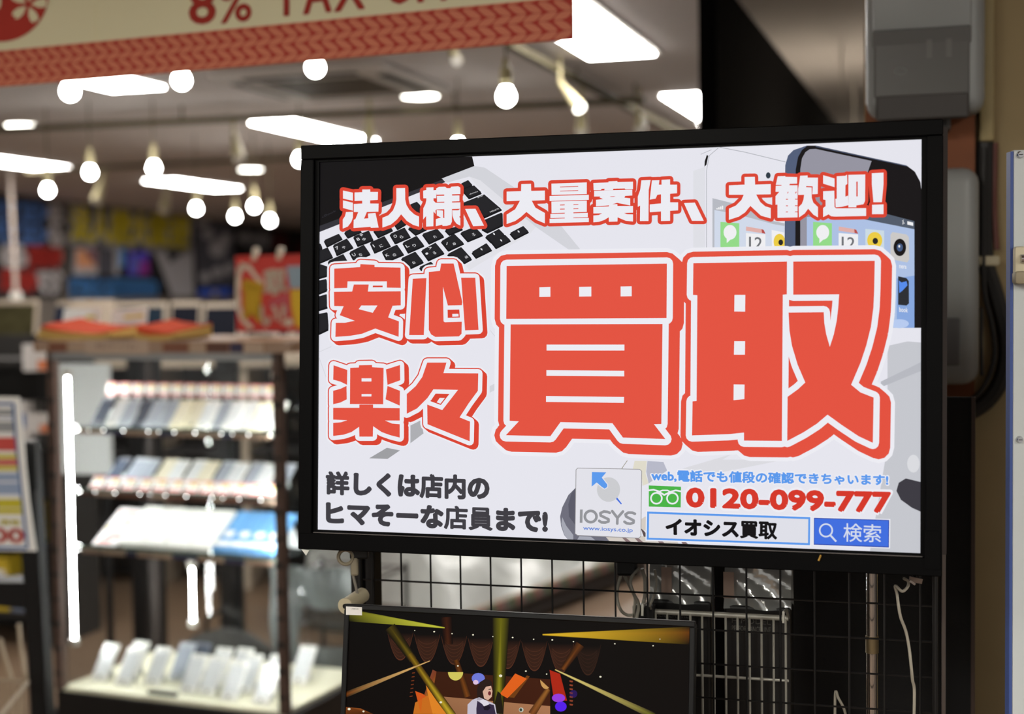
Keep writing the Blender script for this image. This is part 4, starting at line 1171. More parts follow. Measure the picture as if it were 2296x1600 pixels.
for k in range(5):
    a_ = math.radians(-30 + 72 * k + 25)
    d_ = V((math.cos(a_), math.sin(a_))); n_ = V((-d_.y, d_.x)); c_ = V((64, 10))
    pet = [c_ + d_ * 6, c_ + d_ * 22 + n_ * 9, c_ + d_ * 36 + n_ * 10, c_ + d_ * 44 + n_ * 5, c_ + d_ * 39, c_ + d_ * 44 - n_ * 5, c_ + d_ * 36 - n_ * 10, c_ + d_ * 22 - n_ * 9]
    P.poly([(q_.x, q_.y) for q_ in pet], m_bcream, 2)
P.poly([(-60, -60), (2, -60), (3, 10), (0, 20), (-30, 22)], m_bcream, 2)
P.build('blossom_emblem', ban)
for x in (0.5, BLEN - 0.25):
    MB().cyl((x, 0.004, BH), (x, 0.004, CEIL - bc.z), 0.002, n=6).build('hanging_cord', m_wire, ban)

# ================================================================== ceiling: lamps, rails, air conditioner
m_lampw = mat('lamp_white_metal', (206, 202, 194), 0.5)
m_tube = lamp_mat('lamp_panel_glow', (255, 251, 246), PANEL_E)
CM = hframe(V((0, 0, 0)), STORE)
def ceiling_light(label, p, group, e=m_tube, deg=STORE, w=0.30, l=1.24):
    T = thing('ceiling_light', label, 'ceiling lamp', hframe(V((p.x, p.y, CEIL)), deg), group)
    MB().box((0, 0, -0.003), (w + 0.05, l + 0.06, 0.006)).build('housing', m_lampw, T)
    MB().rbox((0, 0, -0.010), (w, l, 0.010), 0.004, 1).build('diffuser', e, T)
    return T
WL, LL = 0.30, 1.24
spots = []
p = onz(1470, 137, CEIL - 0.04); spots.append((p - B * WL / 2 - A * LL / 2, 'wide ceiling lamp beyond the end of the red banner'))
p = onz(371, 210, CEIL - 0.04); spots.append((p - B * WL / 2 - A * LL / 2, 'ceiling lamp half hidden by the hanging banner over the showcase'))
p = onz(560, 287, CEIL - 0.04); spots.append((p + B * WL / 2 + A * LL / 2, 'ceiling lamp meeting the top left corner of the sign'))
p = onz(158, 384, CEIL - 0.04); spots.append((p - B * WL / 2 - A * LL / 2, 'ceiling lamp over the blue lettered wall poster'))
p = onz(322, 413, CEIL - 0.04); spots.append((p + B * WL / 2 + A * LL / 2, 'ceiling lamp over the yellow lettered wall poster'))
p = onz(1482, 228, CEIL - 0.04); spots.append((p + B * WL / 2 + A * LL / 2, 'ceiling lamp cut off by the black partition edge'))
for p, lab in spots:
    ceiling_light(lab, p, None)
for k, (dx, dy) in enumerate(((1.5, 9.5), (0.2, 12.5), (-1.6, 15.5), (1.4, 15.5), (0.2, 19.0))):  # unseen lamps added to brighten the back of the shop
    ceiling_light('added unseen ceiling lamp deep in the shop behind the sign', V((dx, dy, CEIL)), 'added unseen ceiling lamps deep in the shop')
for dx, dy in ((-1.2, -0.6), (-2.8, 0.4), (-2.4, -2.4), (0.9, -3.0), (2.1, -0.6)):  # lamps added out of view to light the banner and shop front
    ceiling_light('added unseen ceiling lamp over the aisle in front of the shop', V((dx, dy, CEIL)), 'added unseen aisle ceiling lamps', lamp_mat('added_aisle_glow', (255, 250, 238), AISLE_E), deg=0)
T = thing('added_corridor_lamp', 'added unseen tube lamp hanging in the corridor beyond the black partition', 'ceiling lamp', hframe(V((2.75, 10.6, CEIL)), STORE))  # added lamp, hidden from view, lights the corridor ceiling
MB().rbox((0, 0, -0.32), (0.10, 1.2, 0.06), 0.02).build('tube', lamp_mat('added_corridor_glow', (255, 240, 214), 45.0), T)
for y in (-0.45, 0.45):
    MB().cyl((0, y, -0.29), (0, y, 0), 0.006, n=8).build('stem', m_lampw, T)
T = thing('added_corridor_lamp', 'added unseen tube lamp hanging in the corridor behind the pillar', 'ceiling lamp', hframe(V((1.52, 6.5, CEIL)), STORE))  # second added lamp, hidden behind the sign, for a softer ceiling glow
MB().rbox((0, 0, -0.78), (0.08, 0.9, 0.05), 0.02).build('tube', lamp_mat('added_corridor_glow2', (255, 240, 214), 22.0), T)
for y in (-0.35, 0.35):
    MB().cyl((0, y, -0.76), (0, y, 0), 0.004, n=8).build('stem', m_lampw, T)
m_down = lamp_mat('downlight_glow', (255, 252, 240), DOWN_E)
for (x, y), lab in (((50, 281), 'round downlight over the left end of the shop'), ((562, 380), 'round downlight beside the upper left edge of the sign'), ((942, 216), 'round downlight beside the air conditioner')):
    p = onz(x, y, CEIL - 0.01)
    T = thing('downlight', lab, 'downlight', Matrix.Translation((p.x, p.y, CEIL)))
    MB().lathe([(0.085, -0.004), (0.098, -0.012), (0.112, -0.012), (0.118, 0.0)], n=28).build('trim_ring', m_lampw, T, smooth=True)
    MB().cyl((0, 0, -0.011), (0, 0, -0.003), 0.092, n=28).build('lens', m_down, T, smooth=True)
# rails
m_rail = mat('rail_olive', (78, 72, 55), 0.8, spec=0.1)
taken = [(q_[0], q_[1]) for q_ in [onz(x_, y_, CEIL - 0.01) for x_, y_ in ((50, 281), (562, 380), (942, 216))]]
def free(p_):
    """a hanger must miss the lamps already fixed to the ceiling"""
    if any(math.hypot(p_.x - a_, p_.y - b_) < 0.16 for a_, b_ in taken):
        return False
    for c_, _l in spots:
        d_ = V((p_.x - c_.x, p_.y - c_.y, 0))
        if abs(d_.dot(B)) < WL / 2 + 0.07 and abs(d_.dot(A)) < LL / 2 + 0.08:
            return False
    return True
def rail(label, x0_, y0_, x1_, y1_, h=0.05):
    a_, b_ = onz(x0_, y0_, CEIL - h), onz(x1_, y1_, CEIL - h)
    d_ = (b_ - a_); l_ = d_.length; d_.normalize()
    T = thing('lamp_rail', label, 'rail', frame(V((a_.x, a_.y, CEIL)), d_, Z.cross(d_), Z))
    MB().box((l_ / 2, 0, -h), (l_, 0.035, 0.03)).build('track', m_rail, T)
    n = max(2, int(l_ / 1.0))
    for k in range(n + 1):
        x_ = 0.05 + (l_ - 0.1) * k / n
        while not free(a_ + d_ * x_):
            x_ += 0.06 if k < n else -0.06
        MB().cyl((x_, 0, -h + 0.01), (x_, 0, 0), 0.006, n=8).build('hanger', m_rail, T)
    return a_, d_, l_
rail('long lamp rail running across the shop ceiling', -60, 293, 1446, 224, 0.085)
rail('lamp rail running away from the banner end', 1140, 98, 1560, 318, 0.05)
rail('lamp rail above the far bulbs', 60, 384, 700, 352)
# bulbs on cords
m_bulb = lamp_mat('bulb_glow', (255, 255, 248), BULB_E)
m_sock = mat('socket_cream', (172, 162, 126), 0.6, spec=0.2)
bulb_p = None
def bulb(x, y, d, label, r=0.030, group=None):
    global bulb_p
    p = W(x, y, d)
    up = CEIL - p.z
    if bulb_p is None:
        T = thing('pendant_bulb', label, 'light bulb', Matrix.Translation(p), group)
        prof = [(0.001, -r)] + [(r * math.sin(math.radians(a_)), -r * math.cos(math.radians(a_))) for a_ in range(15, 121, 15)] + [(0.019, 0.030), (0.016, 0.036)]
        MB().lathe(prof, n=20).build('glass', m_bulb, T, smooth=True)
        MB().lathe([(0.0, 0.034), (0.017, 0.034), (0.018, 0.05), (0.021, 0.052), (0.021, 0.095), (0.012, 0.10), (0.010, 0.13), (0.0, 0.131)], n=16).build('socket', m_sock, T, smooth=True)
        bulb_p = T
    else:
        T = copy_tree(bulb_p)
        for c_ in list(T.children):
            if c_.name.startswith('cord'):
                bpy.data.objects.remove(c_)
        T.matrix_world = Matrix.Translation(p)
        T['label'] = label
        if group:
            T['group'] = group
    MB().cyl((0, 0, 0.125), (0, 0, up), 0.0032, n=8).build('cord', m_rail, T)
G_ = 'bare bulbs hanging in the far rows'
bulb(157, 205, 4.9, 'bare hanging bulb touching the red band over the left ceiling lamp')
bulb(407, 180, 4.9, 'bare hanging bulb below the banner between lamp and air conditioner')
bulb(707, 152, 4.9, 'bare hanging bulb below the banner in front of the air conditioner')
bulb(1135, 217, 4.9, 'bare hanging bulb with a long cream socket above the sign')
bulb(202, 387, 7.6, 'bare hanging bulb in front of the far lamp rail, left of its neighbour')
bulb(345, 377, 7.6, 'bare hanging bulb in front of the far lamp rail, over the yellow poster')
bulb(107, 427, 7.9, 'bare hanging bulb just above the blue lettered poster')
bulb(672, 358, 7.6, 'bare hanging bulb half behind the left edge of the sign')
bulb(440, 468, 9.2, 'far bare bulb at the end of the yellow poster')
bulb(570, 463, 9.2, 'far bare bulb among those above the red promotion card', group=G_)
bulb(527, 486, 9.8, 'far bare bulb among those above the red promotion card', group=G_)
bulb(605, 495, 9.8, 'far bare bulb among those above the red promotion card', group=G_)
bulb(1027, 327, 7.0, 'bare bulb just behind the top rail of the sign')
# spotlights on the rails
def spot(label, x0_, y0_, x1_, y1_, d, lit=False):
    d = 0.93 * FPX / (658 - y0_)
    k_ = min(1.7, d / 6.0)
    a_, b_ = W(x0_, y0_, d), W(x1_, y1_, d - 0.1)
    T = thing('spotlight', label, 'spotlight', Matrix.Translation(a_))
    q_ = b_ - a_
    MB().cyl((0, 0, 0), (0, 0, CEIL - a_.z), 0.008 * k_, n=10).build('stem', m_sock, T, smooth=True)
    MB().cyl(q_ * 0.0, q_ * 0.45, 0.012 * k_, 0.016 * k_, n=14).build('neck', m_sock, T, smooth=True)
    MB().cyl(q_ * 0.40, q_, 0.018 * k_, 0.026 * k_, n=16).build('shade', m_sock, T, smooth=True)
    MB().cyl(q_ * 0.985, q_ * 1.01, 0.024 * k_, n=16).build('lens', lamp_mat('spot_glow', (255, 252, 240), 8.0) if lit else m_lampw, T)
spot('lit spotlight on the rail beyond the banner end', 1255, 185, 1300, 242, 6.2, True)
spot('dark spotlight peeping below the red band', 1010, 112, 1024, 136, 6.0)
spot('unlit spotlight above the downlight left of the sign', 524, 300, 536, 356, 7.2)
spot('unlit spotlight hanging before the yellow lettering', 234, 395, 216, 452, 8.0)
spot('unlit spotlight between the far bulbs and yellow poster', 376, 420, 366, 474, 8.6)
spot('unlit spotlight at the far end of the banner end rail', 1434, 250, 1436, 292, 7.0)
spot('unlit spotlight dropping behind the top rail of the sign', 1305, 240, 1303, 300, 7.0)
spot('unlit spotlight left of the bulb behind the sign rail', 828, 260, 826, 318, 7.4)
# air conditioner cassette
p = onz(748, 176, CEIL)
T = thing('air_conditioner', 'square ceiling air conditioner with a brown grille behind the banner', 'air conditioner', hframe(V((p.x, p.y, CEIL)), STORE))
m_ac = mat('ac_white', (190, 182, 176), 0.5); m_grille = mat('ac_grille', (84, 74, 62), 0.6)
MB().rbox((0, 0, -0.02), (0.88, 0.88, 0.04), 0.012).build('panel', m_ac, T)
MB().box((0, 0, -0.042), (0.52, 0.52, 0.006)).build('grille', m_grille, T)
for k in range(8):
    MB().box((0, -0.23 + 0.066 * k, -0.046), (0.50, 0.016, 0.006)).build('grille_slat', m_grille, T)
for sx, sy in ((1, 0), (-1, 0), (0, 1), (0, -1)):
    sz_ = (0.055, 0.56, 0.006) if sx else (0.56, 0.055, 0.006)
    MB().box((sx * 0.37, sy * 0.37, -0.043), sz_).build('air_slot', mat('slot_dark', (30, 30, 26), 0.7), T)
    sz_ = (0.03, 0.56, 0.012) if sx else (0.56, 0.03, 0.012)
    MB().box((sx * 0.325, sy * 0.325, -0.044), sz_).build('flap', m_ac, T)
# pale rod from the ceiling before the poster wall
p = onz(22, 382, CEIL); q_ = W(36, 668, (p - CAM).dot(FWD))
T = thing('hanging_rod', 'pale rod hanging from the ceiling in front of the blue lettered poster', 'rod', Matrix.Translation((p.x, p.y, CEIL)))
MB().cyl((0, 0, 0), q_ - V((p.x, p.y, CEIL)), 0.018, n=10).build('rod', mat('rod_pale', (170, 156, 146), 0.5), T, smooth=True)
MB().cyl((0, 0, 0), (0, 0, -0.02), 0.06, n=16).build('ceiling_cup', m_lampw, T, smooth=True)
e_ = q_ - V((p.x, p.y, CEIL)); MB().rbox(e_, (0.09, 0.03, 0.10), 0.008).build('clip', m_lampw, T)

# ================================================================== glass showcase
HS = 22.5
cA, cB = head(HS)
C0 = atd(640, 1597, 4.5)
def onfront(x, y, d=0.0):
    return onplane(x, y, C0 + cA * d, cA)
CX0 = (onfront(138, 1540) - C0).dot(cB)               # left end (negative)
ZD = C0.z                                             # deck height
ZT = onfront(400, 806).z                              # top of the glass
CDEP = 0.52
KM = hframe(V((C0.x, C0.y, 0)), HS); KI = KM.inverted()
def kf(x, y, d=0.0):
    return KI @ onfront(x, y, d)
case = thing('glass_showcase', 'tall glass showcase with lit shelves of phones and a black base', 'showcase', KM)
m_cbase = mat('case_base_black', (20, 20, 21), 0.4, spec=0.4)
m_cpost = mat('case_post_brown', (84, 66, 58), 0.5, noise=0.3, nscale=30)
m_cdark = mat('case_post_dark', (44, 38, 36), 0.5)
m_deck = mat('case_deck_cream', (222, 220, 196), 0.5)
m_glass = glass_mat('case_glass', (249, 250, 250), 0.015)
m_shelf = glass_mat('shelf_glass', (243, 246, 245), 0.05)
m_edge = mat('shelf_edge_green', (120, 140, 130), 0.25)
MB().rbox((CX0 / 2, CDEP / 2, (ZD - 0.012) / 2), (-CX0 + 0.03, CDEP + 0.02, ZD - 0.012), 0.004, 1).build('base', m_cbase, case)
MB().box((CX0 / 2, CDEP / 2, ZD - 0.006), (-CX0, CDEP, 0.012)).build('deck', m_deck, case)
for x in (CX0, 0):
    for y in (0, CDEP):
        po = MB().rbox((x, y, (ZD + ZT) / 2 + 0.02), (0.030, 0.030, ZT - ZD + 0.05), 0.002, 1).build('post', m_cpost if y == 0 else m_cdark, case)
        if y == 0:
            for k in range(13):
                MB().box((x, y - 0.016, ZD + 0.05 + k * 0.083), (0.028, 0.002, 0.012 + 0.004 * (k % 3))).build('tape_band', m_cdark, po)
MB().rbox((CX0 / 2, CDEP / 2, ZT + 0.042), (-CX0 + 0.09, CDEP + 0.08, 0.036), 0.003, 1).build('top_board', mat('case_top_wood', (150, 116, 88), 0.55, noise=0.2, nscale=12), case)
MB().box((CX0 / 2, 0.0, ZT + 0.012), (-CX0, 0.03, 0.026)).build('top_rail', mat('rail_silver', (150, 152, 152), 0.3, metal=0.7), case)
MB().box((CX0 / 2, 0.002, (ZD + ZT) / 2), (-CX0 - 0.03, 0.004, ZT - ZD)).build('front_pane', m_glass, case)
MB().box((0.002, CDEP / 2, (ZD + ZT) / 2), (0.004, CDEP - 0.03, ZT - ZD)).build('side_pane', m_glass, case)
MB().box((CX0 - 0.002, CDEP / 2, (ZD + ZT) / 2), (0.004, CDEP - 0.03, ZT - ZD)).build('side_pane', glass_mat('case_side_glass', (247, 248, 248), 0.0, 0.05), case)
MB().box((CX0 / 2, CDEP, (ZD + ZT) / 2), (-CX0 - 0.03, 0.004, ZT - ZD)).build('back_pane', m_glass, case)
m_led = lamp_mat('led_glow', (255, 255, 250), LED_E)
def led(name, x, y, z0_, z1_, r=0.0050):
    t_ = MB().cyl((x, y, z0_), (x, y, z1_), r, n=12).build('led_tube', m_led, case, smooth=True)
    MB().box((x, y, z0_ - 0.012), (0.024, 0.024, 0.024)).build('tube_cap', m_lampw, t_)
    MB().box((x, y, z1_ + 0.012), (0.024, 0.024, 0.024)).build('tube_cap', m_lampw, t_)
pL = kf(168, 1430, 0.11); pT = kf(158, 845, 0.11)
led('a', pL.x - 0.002, 0.11, pL.z, pT.z)
pR = kf(433, 1390, 0.47); pR2 = kf(431, 1272, 0.47)
led('b', pR.x, 0.47, pR.z, pR2.z, 0.0042)
led('c', -0.026, 0.028, ZD + 0.10, ZT - 0.06, 0.004)  # extra tube added out of sight behind the right post for more light
sb_ = MB().box((CX0 / 2, 0.030, ZT + 0.012), (-CX0 - 0.06, 0.022, 0.020)).build('added_strip_housing', m_lampw, case)  # strip light added unseen behind the rail to brighten the upper phones
MB().box((CX0 / 2, 0.030, ZT + 0.0005), (-CX0 - 0.08, 0.016, 0.003)).build('led_strip', lamp_mat('added_strip_glow', (255, 255, 250), 12.0), sb_)
# printed tapes along the top board
m_tp = [mat('tape_%d' % i, c, 0.6) for i, c in enumerate([(164, 138, 120), (128, 84, 66), (176, 152, 132), (96, 66, 56), (58, 56, 84), (186, 164, 146)])]
x = CX0 - 0.03
k = 0
while x < 0.02:
    w = 0.05 + 0.05 * ((k * 7) % 5) / 4
    MB().box((x + w / 2, -0.0415, ZT + 0.040), (w * 0.92, 0.002, 0.030)).build('edge_tape', m_tp[k % 6], case)
    x += w; k += 1
# shelves
shelf_y = [kf(400, y).z for y in (968, 1112, 1246)]
for i, z in enumerate(shelf_y):
    s_ = MB().box((CX0 / 2 + 0.012, CDEP / 2 - 0.02, z), (-CX0 - 0.075, CDEP - 0.10, 0.006)).build('glass_shelf', m_shelf, case)
    MB().box((CX0 / 2 + 0.012, 0.032, z - 0.0), (-CX0 - 0.075, 0.002, 0.007)).build('shelf_edge', m_edge, s_)
    xx = CX0 + 0.075; k = i
    while xx < -0.06:
        w = 0.04 + 0.02 * ((k * 5) % 4)
        MB().box((xx + w / 2, 0.030, z - 0.011), (w * 0.93, 0.002, 0.016)).build('shelf_tape', m_tp[(k * 2 + i) % 6], s_)
        xx += w; k += 1
    if i < 2:
        MB().box((CX0 / 2 + 0.012, 0.046, z - 0.006), (-CX0 - 0.09, 0.010, 0.004)).build('led_strip', lamp_mat('shelf_strip_glow', (255, 255, 250), 20.0), s_)
    for x in (CX0 + 0.028, -0.028):
        MB().cyl((x, 0.05, z - 0.004), (x + (0.03 if x < -0.4 else -0.03), 0.05, z - 0.004), 0.010, n=12).build('shelf_pin', m_chrome, s_, smooth=True)

# phones -----------------------------------------------------------
m_scr = {}
def ground_prop(tilt, yb, zt, back, th):
    """side outline of a prop in a frame leaning back by tilt: from (yb, zt) on its back down to the ground plane behind it"""
    t_ = math.radians(tilt); c_, s_ = math.cos(t_), math.sin(t_)
    yu = yb * c_ + zt * s_                                   # ground distance of the upper end
    foot = lambda d_: (d_ * c_ + s_ * 0.0012, d_ * s_ - c_ * 0.0012)   # point just under the ground plane at distance d_
    a_, b_ = foot(yu + back), foot(yu + back + th)
    return [(yb, zt), (yb + th * 0.5, zt), b_, a_]
def phone_proto(key, body, front, tilt):
    T = thing('smartphone', 'smartphone', 'phone', Matrix.Identity(4))
    MB().rbox((0, 0, 0.062), (0.059, 0.0078, 0.124), 0.0035, 2).build('body', mat('phone_body_' + key, body, 0.35), T, smooth=True)
    MB().box((0, -0.0042, 0.064), (0.050, 0.0010, 0.086)).build('screen', mat('phone_screen_' + key, front, 0.2), T)
    MB().cyl((0, -0.0036, 0.011), (0, -0.0048, 0.011), 0.0055, n=14).build('home_button', mat('phone_btn', (120, 122, 126), 0.4), T)
    MB().box((0, -0.0042, 0.115), (0.012, 0.0010, 0.0022)).build('speaker', m_black, T)
    MB().prism([(-0.014, y_, z_) for y_, z_ in ground_prop(tilt, 0.0037, 0.075, 0.006, 0.003)], (0.028, 0, 0)).build('prop_stand', mat('prop_clear', (200, 204, 206), 0.2), T)
    return T
PCOL = {'white': ((232, 232, 228), (214, 218, 222)), 'cream': ((226, 218, 190), (222, 216, 196)), 'grey': ((176, 182, 192), (160, 168, 182)), 'dark': ((96, 102, 116), (76, 84, 100))}
protos = {}
def put_phone(kind, x, y, z, tilt, label, group, s=1.0):
    # the lower back edge of the leaning phone just touches what it stands on
    t_ = math.radians(tilt)
    sink = s * (0.0004 * math.sin(t_) - 0.0035 * math.cos(t_) + 0.0035) - 0.0005
    M = KM @ Matrix.Translation((x, y, z + sink)) @ Matrix.Rotation(-math.radians(tilt), 4, 'X') @ Matrix.Scale(s, 4)
    k_ = (kind, tilt)
    if k_ in protos:
        return dup(protos[k_], M, label, group)
    T = protos[k_] = phone_proto(kind, *PCOL[kind], tilt)
    T.matrix_world = M; T['label'] = label; T['group'] = group
    return T
kinds1 = ['dark', 'white', 'grey', 'dark', 'grey', 'grey', 'cream', 'cream', 'white', 'grey', 'white', 'white', 'cream', 'white']
xs = [kf(215 + (600 - 215) * i / 13, 950, 0.08).x for i in range(14)]
for i, (kd, x) in enumerate(zip(kinds1, xs)):
    put_phone(kd, x, 0.082 + 0.012 * (i % 2), shelf_y[0] + 0.003, 42, '%s smartphone propped up on the top glass shelf' % kd.replace('dark', 'black'), '%s phones on the top shelf' % kd.replace('dark', 'black'), 0.92)
kinds2 = ['dark', 'grey', 'grey', 'cream', 'white', 'white', 'cream', 'grey', 'white', 'grey', 'white', 'grey']
xs2 = [kf(232 + (600 - 232) * i / 11, 1090, 0.16).x for i in range(12)]
for i, (kd, x) in enumerate(zip(kinds2, xs2)):
    put_phone(kd, x, 0.195 + 0.016 * (i % 2), shelf_y[1] + 0.003, 52, '%s smartphone propped behind the price cards on the middle shelf' % kd.replace('dark', 'black'), '%s phones on the middle shelf' % kd.replace('dark', 'black'), 0.95)
bot = [(222, 1528, 'white', .10), (290, 1520, 'white', .16), (275, 1535, 'white', .08), (340, 1530, 'white', .12), (395, 1525, 'grey', .20), (430, 1530, 'dark', .22), (420, 1560, 'white', .08), (478, 1545, 'white', .18),
       (462, 1575, 'white', .08), (525, 1550, 'white', .20), (545, 1565, 'white', .14), (510, 1585, 'white', .05), (600, 1575, 'white', .16), (583, 1592, 'white', .05), (668, 1545, 'white', .30)]
for i, (px_, py_, kd, dy) in enumerate(bot):
    x = kf(px_, 1540, dy).x
    put_phone(kd, x, dy, ZD, 36, '%s smartphone propped on the lit floor of the showcase' % kd.replace('dark', 'black'), '%s phones on the showcase floor' % kd.replace('dark', 'black'), 1.1)
o = MB().rbox((0, 0, 0.006), (0.11, 0.02, 0.012), 0.002, 1).build('name_plate', m_cbase)
q_ = kf(367, 1541, 0.04); o.matrix_world = KM @ Matrix.Translation((q_.x, 0.035, ZD + 0.0002)); tag(o, 'small black plate lying before the phones on the showcase floor', 'plate')

# price cards ------------------------------------------------------
m_card = mat('card_white', (236, 236, 234), 0.6); m_cred = mat('card_red', (222, 110, 108), 0.6); m_cyel = mat('card_yellow', (218, 200, 96), 0.6)
def card_proto(k_):
    """k_: width factor, so that neighbours stand edge to edge"""
    T = thing('price_card', 'card', 'price card', Matrix.Identity(4))
    MB().box((0, 0, 0.022), (0.056 * k_, 0.0016, 0.044)).build('card', m_card, T)
    MB().box((0, -0.0011, 0.005), (0.050 * k_, 0.0008, 0.007)).build('red_band', m_cred, T)
    MB().box((0.004, -0.0011, 0.030), (0.026 * k_, 0.0008, 0.010)).build('yellow_mark', m_cyel, T)
    MB().box((0, -0.0011, 0.041), (0.056 * k_, 0.0008, 0.005)).build('red_band', m_cred, T)
    return T
cp = card_proto(0.78)
n1 = 13
for i in range(n1):
    x = kf(250 + (600 - 250) * i / (n1 - 1), 880, 0.24).x
    z_ = kf(400, 888, 0.24).z
    M = KM @ Matrix.Translation((x, 0.24, z_)) @ Matrix.Rotation(-math.radians(10), 4, 'X')
    T = cp if i == 0 else dup(cp, M)
    T.matrix_world = M
    T['label'] = 'small price card with red bands standing behind the top shelf phones'; T['group'] = 'price cards on the top shelf'
    if i == 0:                                            # clear stem down to the shelf
        MB().box((0, 0.003, -(z_ - shelf_y[0]) / 2 + 0.002), (0.012, 0.002, z_ - shelf_y[0] + 0.0)).build('stem', mat('prop_clear', (200, 204, 206)), T)
cp2 = card_proto(0.92)
for i in range(12):
    x = kf(212 + (600 - 212) * i / 11, 1100, 0.06).x
    M = KM @ Matrix.Translation((x, 0.065, shelf_y[1] + 0.003)) @ Matrix.Rotation(-math.radians(40), 4, 'X')
    T = cp2 if i == 0 else dup(cp2, M)
    T.matrix_world = M
    T['label'] = 'small price card leaning at the front of the middle shelf'; T['group'] = 'price cards on the middle shelf'
# third shelf: flyer, white boxes, blue boxes on a slope
z3_ = shelf_y[2] + 0.0032
def slab(name, label, cat, px0, px1, m, group=None, extra=None, th=0.016, ln=0.19):
    x0_, x1_ = kf(px0, 1235, 0.06).x, kf(px1, 1235, 0.06).x
    T = thing(name, label, cat, KM @ Matrix.Translation(((x0_ + x1_) / 2, 0.06, z3_)) @ Matrix.Rotation(math.radians(32), 4, 'X'), group)
    w = x1_ - x0_
    MB().rbox((0, ln / 2, th / 2), (w, ln, th), 0.003, 1).build('body', m, T)
    MB().box((0, ln * 0.8, -0.047), (w * 0.8, 0.004, 0.098)).build('prop', mat('prop_clear', (200, 204, 206)), T)
    if extra:
        for c, s, mm in extra(w, ln, th):
            MB().box(c, s).build('print_mark', mm, T)
    return T
m_flw = mat('flyer_white', (232, 228, 230), 0.5)
m_bxb = mat('box_blue', (104, 160, 214), 0.4)
slab('flyer', 'patterned price flyer on the lowest glass shelf', 'flyer', 206, 262, m_flw, extra=lambda w, l, t_: [((w * a_, l * b_, t_ + 0.0006), (w * c_, l * 0.09, 0.001), mm) for a_, b_, c_, mm in ((0.1, 0.25, 0.6, m_cred), (-0.2, 0.45, 0.4, m_cyel), (0.2, 0.62, 0.4, m_cyel), (0, 0.85, 0.7, m_cred), (-0.1, 0.1, 0.5, m_cred))], th=0.004)
for i in range(4):
    slab('white_box', 'glossy white box lying on the lowest glass shelf', 'box', 268 + 52 * i, 318 + 52 * i, mat('box_white', (240, 240, 236), 0.4), 'white boxes on the lowest shelf', th=0.02)
for i in range(4):
    slab('blue_box', 'pale blue box with white spots on the lowest glass shelf', 'box', 478 + 34 * i, 511 + 34 * i, m_bxb, 'blue boxes on the lowest shelf',
         extra=lambda w, l, t_: [((0, l * 0.40, t_ + 0.0006), (w * 0.6, l * 0.14, 0.001), m_card), ((0, l * 0.15, t_ + 0.0006), (w * 0.95, l * 0.12, 0.001), m_card)], th=0.02)

# on top of the showcase -------------------------------------------
ZTT = ZT + 0.0605
def ontop(px_, d):
    return kf(px_, 790, d).x
m_lr = mat('leaflet_red', (206, 80, 50), 0.9, spec=0.05); m_lc = mat('leaflet_cream', (206, 172, 104), 0.9, spec=0.05)
def pile(label, px0, px1, h, cols, d=0.12):
    x0_, x1_ = ontop(px0, d), ontop(px1, d)
    T = thing('leaflet_pile', label, 'leaflets', KM @ Matrix.Translation(((x0_ + x1_) / 2, d, ZTT)))
    w = x1_ - x0_
    n = 9
    for j, m_ in enumerate(cols):
        mb = MB(); vs = []
        for i in range(n + 1):
            u = i / n
            zz = h * (j + 1) / len(cols) * (0.75 + 0.25 * math.sin(3.0 * u + j)) + 0.012 * (abs(u - 0.5) * 2) ** 3
            for (yy, dz) in ((-0.10, 0), (0.10, 0.02)):
                vs.append((w * (u - 0.5) * (1 - 0.05 * j), yy + 0.006 * j, zz + dz)); vs.append((w * (u - 0.5) * (1 - 0.05 * j), yy + 0.006 * j, max(0.0, zz - h / len(cols))))
        fs = []
        for i in range(n):
            a_ = 4 * i
            fs += [(a_, a_ + 4, a_ + 6, a_ + 2), (a_ + 1, a_ + 3, a_ + 7, a_ + 5), (a_, a_ + 1, a_ + 5, a_ + 4), (a_ + 2, a_ + 6, a_ + 7, a_ + 3)]
        fs += [(0, 2, 3, 1), (4 * n, 4 * n + 1, 4 * n + 3, 4 * n + 2)]
        mb.raw(vs, fs); mb.build('sheet_stack', m_, T)
pile('curled pile of cream and red leaflets on the showcase top', 128, 292, 0.040, [m_lc, m_lc, m_lr])
pile('small pile of coral red leaflets on the showcase top', 345, 437, 0.034, [m_lc, m_lr])
def leaf(label, px0, px1, pyt, d, tiltdeg, yel):
    x0_, x1_ = ontop(px0, d), ontop(px1, d); zt_ = kf((px0 + px1) / 2, pyt, d).z
    T = thing('standing_leaflet', label, 'leaflet', KM @ Matrix.Translation(((x0_ + x1_) / 2, d, ZTT - 0.001 + abs(math.sin(math.radians(tiltdeg))) * (x1_ - x0_) / 2)) @ Matrix.Rotation(math.radians(tiltdeg), 4, 'Y') @ Matrix.Rotation(math.radians(-14), 4, 'X'))
    w, h = x1_ - x0_, zt_ - ZTT
    MB().box((0, 0, h / 2 + 0.001), (w, 0.003, h)).build('sheet', mat('leaflet_white', (244, 244, 244), 0.4), T)
    MB().prism([(-w * .3, y_, z_) for y_, z_ in ground_prop(14, 0.001, h * .7, 0.03, 0.004)], (w * .6, 0, 0)).build('back_prop', m_card, T)
    for a_, b_ in yel:
        MB().box((w * a_, -0.002, h * b_), (w * 0.26, 0.001, h * 0.13)).build('yellow_mark', m_cyel, T)
    for k in range(3):
        MB().box((-w * 0.05, -0.002, h * (0.18 + 0.13 * k)), (w * 0.6, 0.001, h * 0.04)).build('text_line', mat('ink_pale_grey', (150, 152, 166), 0.6), T)
leaf('white leaflet stand with one yellow mark beside the curled leaflets', 136, 220, 690, 0.26, 0, [(0.25, 0.72)])
leaf('white leaflet stand with two yellow marks between the leaflet piles', 248, 328, 694, 0.29, -4, [(0.0, 0.72), (0.28, 0.72)])
